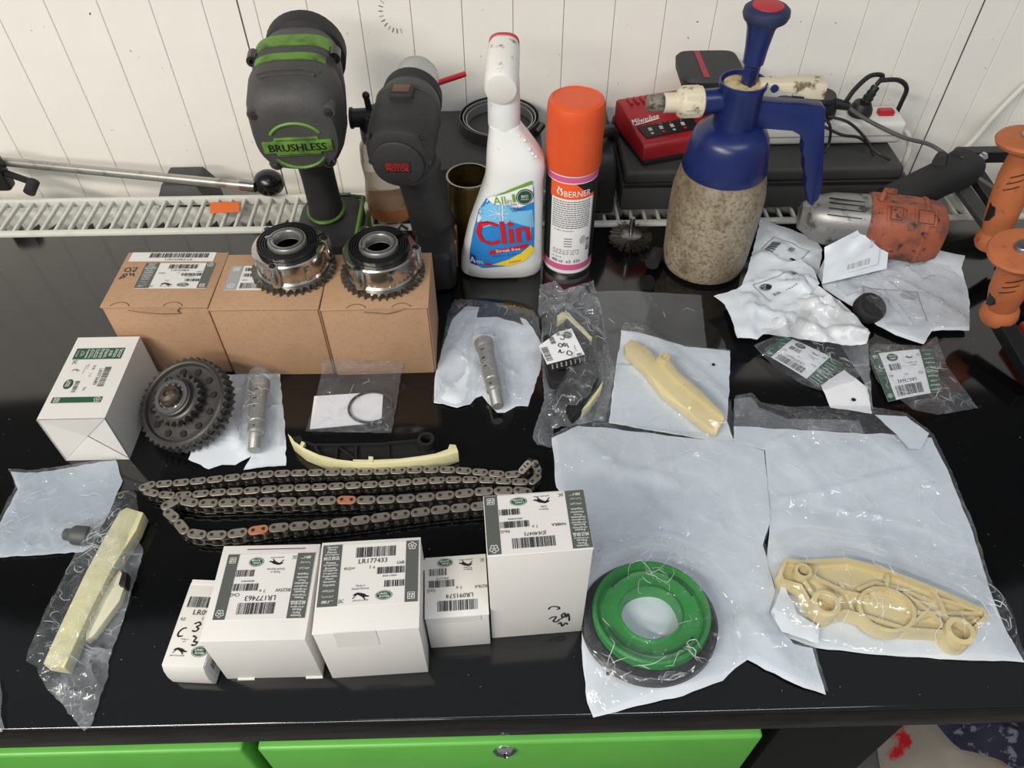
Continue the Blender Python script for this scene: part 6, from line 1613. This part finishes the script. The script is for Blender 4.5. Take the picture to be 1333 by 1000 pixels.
oval_mark(pr, -.018, .008, .0075, .0055, 'black'); pr.bars('black', .020, .010, .028, .016, 6, 5); pr.bars('grey', .004, .002, .016, .0035, 7, 5); pr.bars('grey', -.002, -.008, .012, -.0065, 8, 5); pr.bars('black', -.018, -.010, -.010, -.005, 5, 5); pr.build(t)
c_ = C5([(600, 350)])[0]
p3 = [(480, 205), (640, 125), (790, 45), (770, 180), (740, 300), (620, 335), (510, 372), (462, 350), (470, 290)]
# standing flap: lower edge on the heap, upper corner raised
vs = []; base_e = [P(930 + 462 * .3, 260 + 360 * .3, .014), P(930 + 740 * .3, 260 + 300 * .3, .014)]
def quadpatch(c00, c10, c11, c01, n, seed, amp, bow=0):
    rd = random.Random(seed); mb = MB(); vs = []
    for j in range(n + 1):
        for i in range(n + 1):
            u, v = i / n, j / n; p = c00.lerp(c10, u).lerp(c01.lerp(c11, u), v)
            nn = (c10 - c00).cross(c01 - c00).normalized()
            d = mnoise.noise(Vector((u * 3 + seed, v * 3, seed * .7))) * amp + mnoise.noise(Vector((u * 7 + seed, v * 7, 1.0))) * amp * .4 + bow * math.sin(math.pi * u) * math.sin(math.pi * v)
            vs.append(p + nn * d)
    fs = [(j * (n + 1) + i, j * (n + 1) + i + 1, (j + 1) * (n + 1) + i + 1, (j + 1) * (n + 1) + i) for j in range(n) for i in range(n)]
    def f(u, v, d):
        nn = (c10 - c00).cross(c01 - c00).normalized(); p = c00.lerp(c10, u).lerp(c01.lerp(c11, u), v)
        k = mnoise.noise(Vector((u * 3 + seed, v * 3, seed * .7))) * amp + mnoise.noise(Vector((u * 7 + seed, v * 7, 1.0))) * amp * .4 + bow * math.sin(math.pi * u) * math.sin(math.pi * v)
        return p + nn * (k + d)
    return mb.add(vs, fs), f
q00, q10, q11, q01 = P(930 + 470 * .3, 260 + 365 * .3, .012), P(930 + 745 * .3, 260 + 300 * .3, .014), P(930 + 790 * .3, 260 + 45 * .3, .062), P(930 + 480 * .3, 260 + 205 * .3, .040)
t = thing('opened_pouch', 'white pouch flap standing up in a point before the orange air gun', 'bag', (q00.x, q00.y, 0), group='opened white pouches at the upper right')
mb_, f_ = quadpatch(q00, q10, q11, q01, 14, 5, .003)
sleeve(mb_, 'back_sheet', m_poly, t)
pr = PR(f_, .0008, .0002)
for a, b in (((.38, .12), (.85, .12)), ((.85, .12), (.85, .88)), ((.38, .88), (.85, .88))): pr.stroke('palegrey', [(a[0] + (b[0] - a[0]) * k / 8, a[1] + (b[1] - a[1]) * k / 8) for k in range(9)], .008, 1, 1)
pr.bars('palegrey', .36, .18, .70, .30, 5, 14); pr.bars('palegrey', .66, .5, .72, .8, 5, 8, vert=True); pr.build(t)
p4 = C5([(740, 200), (790, 195), (1080, 255), (1065, 310), (1085, 380), (1100, 450), (1098, 580), (935, 585), (900, 640), (780, 600), (700, 560), (600, 480), (470, 400), (440, 330), (480, 260), (620, 200)])
kc = P(930 + 668 * .3, 260 + 462 * .3, .016)
t, s_ = pouch('large opened white pouch with the small black cap in it', p4, 107, .004, .006, 24)
p4f = C5([(560, 350), (700, 320), (820, 290), (1000, 310), (1085, 400), (1095, 575), (935, 582), (900, 638), (780, 600), (700, 560), (600, 480), (500, 400)])
sf = Sheet(p4f, .009, .0036, 108, 50, .006, .0014, [((kc.x, kc.y), (kc.x, kc.y), .018, .016, .012)], wid=(.002, .006)); sleeve(sf.mb(), 'front_film', f_clear, t); add_glints(sf, t, 34, 77)
o_ = C5([(770, 470)])[0]; e_ = C5([(890, 480)])[0]
pr = rect_print(t, s_['back'], o_, (e_[0] - o_[0], e_[1] - o_[1]), .062, .050, 3, False); pr.ell('palegrey', .020, .016, .010, .006); pr.build(t)
t = thing('rubber_cap', 'small round black cap in the heap of white pouches', 'cap', (kc.x, kc.y, .010))
kF = frame(Vector((kc.x, kc.y, .009)), Vector((kc.x + .004, kc.y - .012, .040)))
part('cap_wall', MB().lathe([(.0165, 0), (.0172, .002), (.0172, .011), (.0160, .013), (.0140, .0135), (.0135, .011), (.0001, .011)], 32, kF), m_rubber, t)
part('cap_ring', MB().ring(.0095, .0075, .0105, .0122, 28, kF), m_rubber, t)
p5o = C5([(180, 570), (300, 470), (450, 360), (530, 420), (600, 480), (680, 570), (660, 622), (560, 620), (450, 605), (360, 592)], .02)
t, s_ = pouch('glossy clear pouch with a paper slip at the front of the heap', p5o, 109, .016, .010, 36, back=film('film_white', .72, (232, 236, 240), .08, 60, .9, 1.3), step=.0045)
sp = C5([(370, 580), (450, 445), (530, 520), (560, 600)], .02); s2 = Sheet(sp, .016, .005, 111, 6, .002, .001); sleeve(s2.mb(), 'paper_slip', m_paper, t)
# little crushed white lump in front
p6 = C5([(50, 440), (110, 420), (165, 465), (160, 545), (190, 575), (105, 584), (75, 500)], .01)
t, s_ = pouch('small crushed white paper tab beside the crumpled pouch', p6, 113, .004, .006, 10, back=m_paper)
# two bags with green labels
def green_bag(label, outline, quad, zq, seed, tail=None):
    c = [Vector((*p, 0)) for p in C5(quad, zq)]
    t, s_ = bag('parts_bag', label, None, outline, None, f_clear, {}, dict(base=zq + .0016, step=.0048, seed=seed, creases=26, amp=.0030, rough=.001, wid=(.002, .006)), 'clear bags with green printed labels', np_=34)
    c00, c10, c11, c01 = [Vector((q.x, q.y, zq)) for q in c]       # reading frame: bottom-left, bottom-right, top-right, top-left
    def f(u, v, d):
        p = c00.lerp(c10, u).lerp(c01.lerp(c11, u), v); p.z += .0012 * math.sin(math.pi * u) + .0006 * math.sin(5 * v) + d; return p
    lb = part('label', MB().add([f(i / 8, j / 8, 0) for j in range(9) for i in range(9)], [(j * 9 + i, j * 9 + i + 1, (j + 1) * 9 + i + 1, (j + 1) * 9 + i) for j in range(8) for i in range(8)]), m_paper, t, sm=60)
    pr = PR(f, .0002, .00012)
    pr.grid('green', 0, 0, .22, 1, 1, 3, 8); pr.grid('green', .86, 0, 1, 1, 1, 3, 8)
    for k in range(10):
        tt = LANG[k].split(' ')[0]; pr.text('white', tt, .11, .95 - k * .1, h=.045, w=min(.17, .03 * len(tt)), lay=3)
    knot_mark(pr, .93, .9, .045); frame_mark(pr, .93, .08, .035)
    pr.bars('black', .34, .74, .80, .95, seed, 24); pr.text('black', 'LR073642', .57, .66, h=.07, w=.32); pr.text('black', '1 x', .55, .54, h=.05, w=.05); pr.text('black', 'GhG', .8, .53, h=.05, w=.07); pr.text('black', 'DCTA', .30, .54, h=.05, w=.08)
    pr.bars('black', .60, .28, .78, .42, seed + 1, 10); pr.ell('black', .68, .14, .085, .09); pr.ell('green', .68, .14, .078, .082, 2)
    pr.text('white', 'LAND', .68, .17, h=.04, w=.1, lay=4); pr.text('white', 'ROVER', .68, .11, h=.04, w=.11, lay=4)
    pr.text('black', 'Made in', .40, .36, h=.03, w=.1); pr.text('black', 'United Kingdom', .40, .30, h=.035, w=.16); cat_mark(pr, 'black', .42, .17, .13); pr.text('black', 'EAC', .27, .14, h=.06, w=.05)
    pr.build(lb)
    return t
g1o = C5([(165, 650), (300, 585), (360, 590), (520, 640), (600, 690), (640, 770), (600, 800), (460, 845), (380, 820), (250, 740)])
t = green_bag('clear bag with green-banded label and white paper end, left of the pair', g1o, [(560, 708), (365, 595), (215, 668), (445, 815)][0:0] or [(560, 712), (305, 590), (212, 664), (455, 812)], .004, 121)
tl_ = C5([(460, 812), (560, 745), (640, 790), (672, 640), (682, 935), (500, 908)]); s2 = Sheet(C5([(460, 812), (560, 745), (660, 820), (682, 935), (500, 908)]), .002, .006, 122, 5, .001, .0006); sleeve(s2.mb(), 'paper_end', m_paper, t)
q = C5([(598, 880)])[0]; part('punch_hole', MB().lathe([(.0022, 0), (.0022, .0004), (.0001, .0004)], 14, T(q[0], q[1], .0042)), mat('hole_black', (10, 10, 10), .6), t)
s2 = Sheet(C5([(540, 640), (660, 625), (682, 935), (640, 800)]), .004, .006, 123, 6, .002, .0008); sleeve(s2.mb(), 'side_film', f_haze, t)
g2o = C5([(668, 655), (690, 640), (895, 650), (955, 610), (1000, 740), (1060, 820), (1135, 920), (960, 950), (850, 925), (790, 880), (750, 870), (690, 790), (668, 720)])
t = green_bag('clear bag with green-banded label and loose clear end, right of the pair', g2o, [(945, 645), (672, 672), (755, 875), (990, 830)], .004, 125)
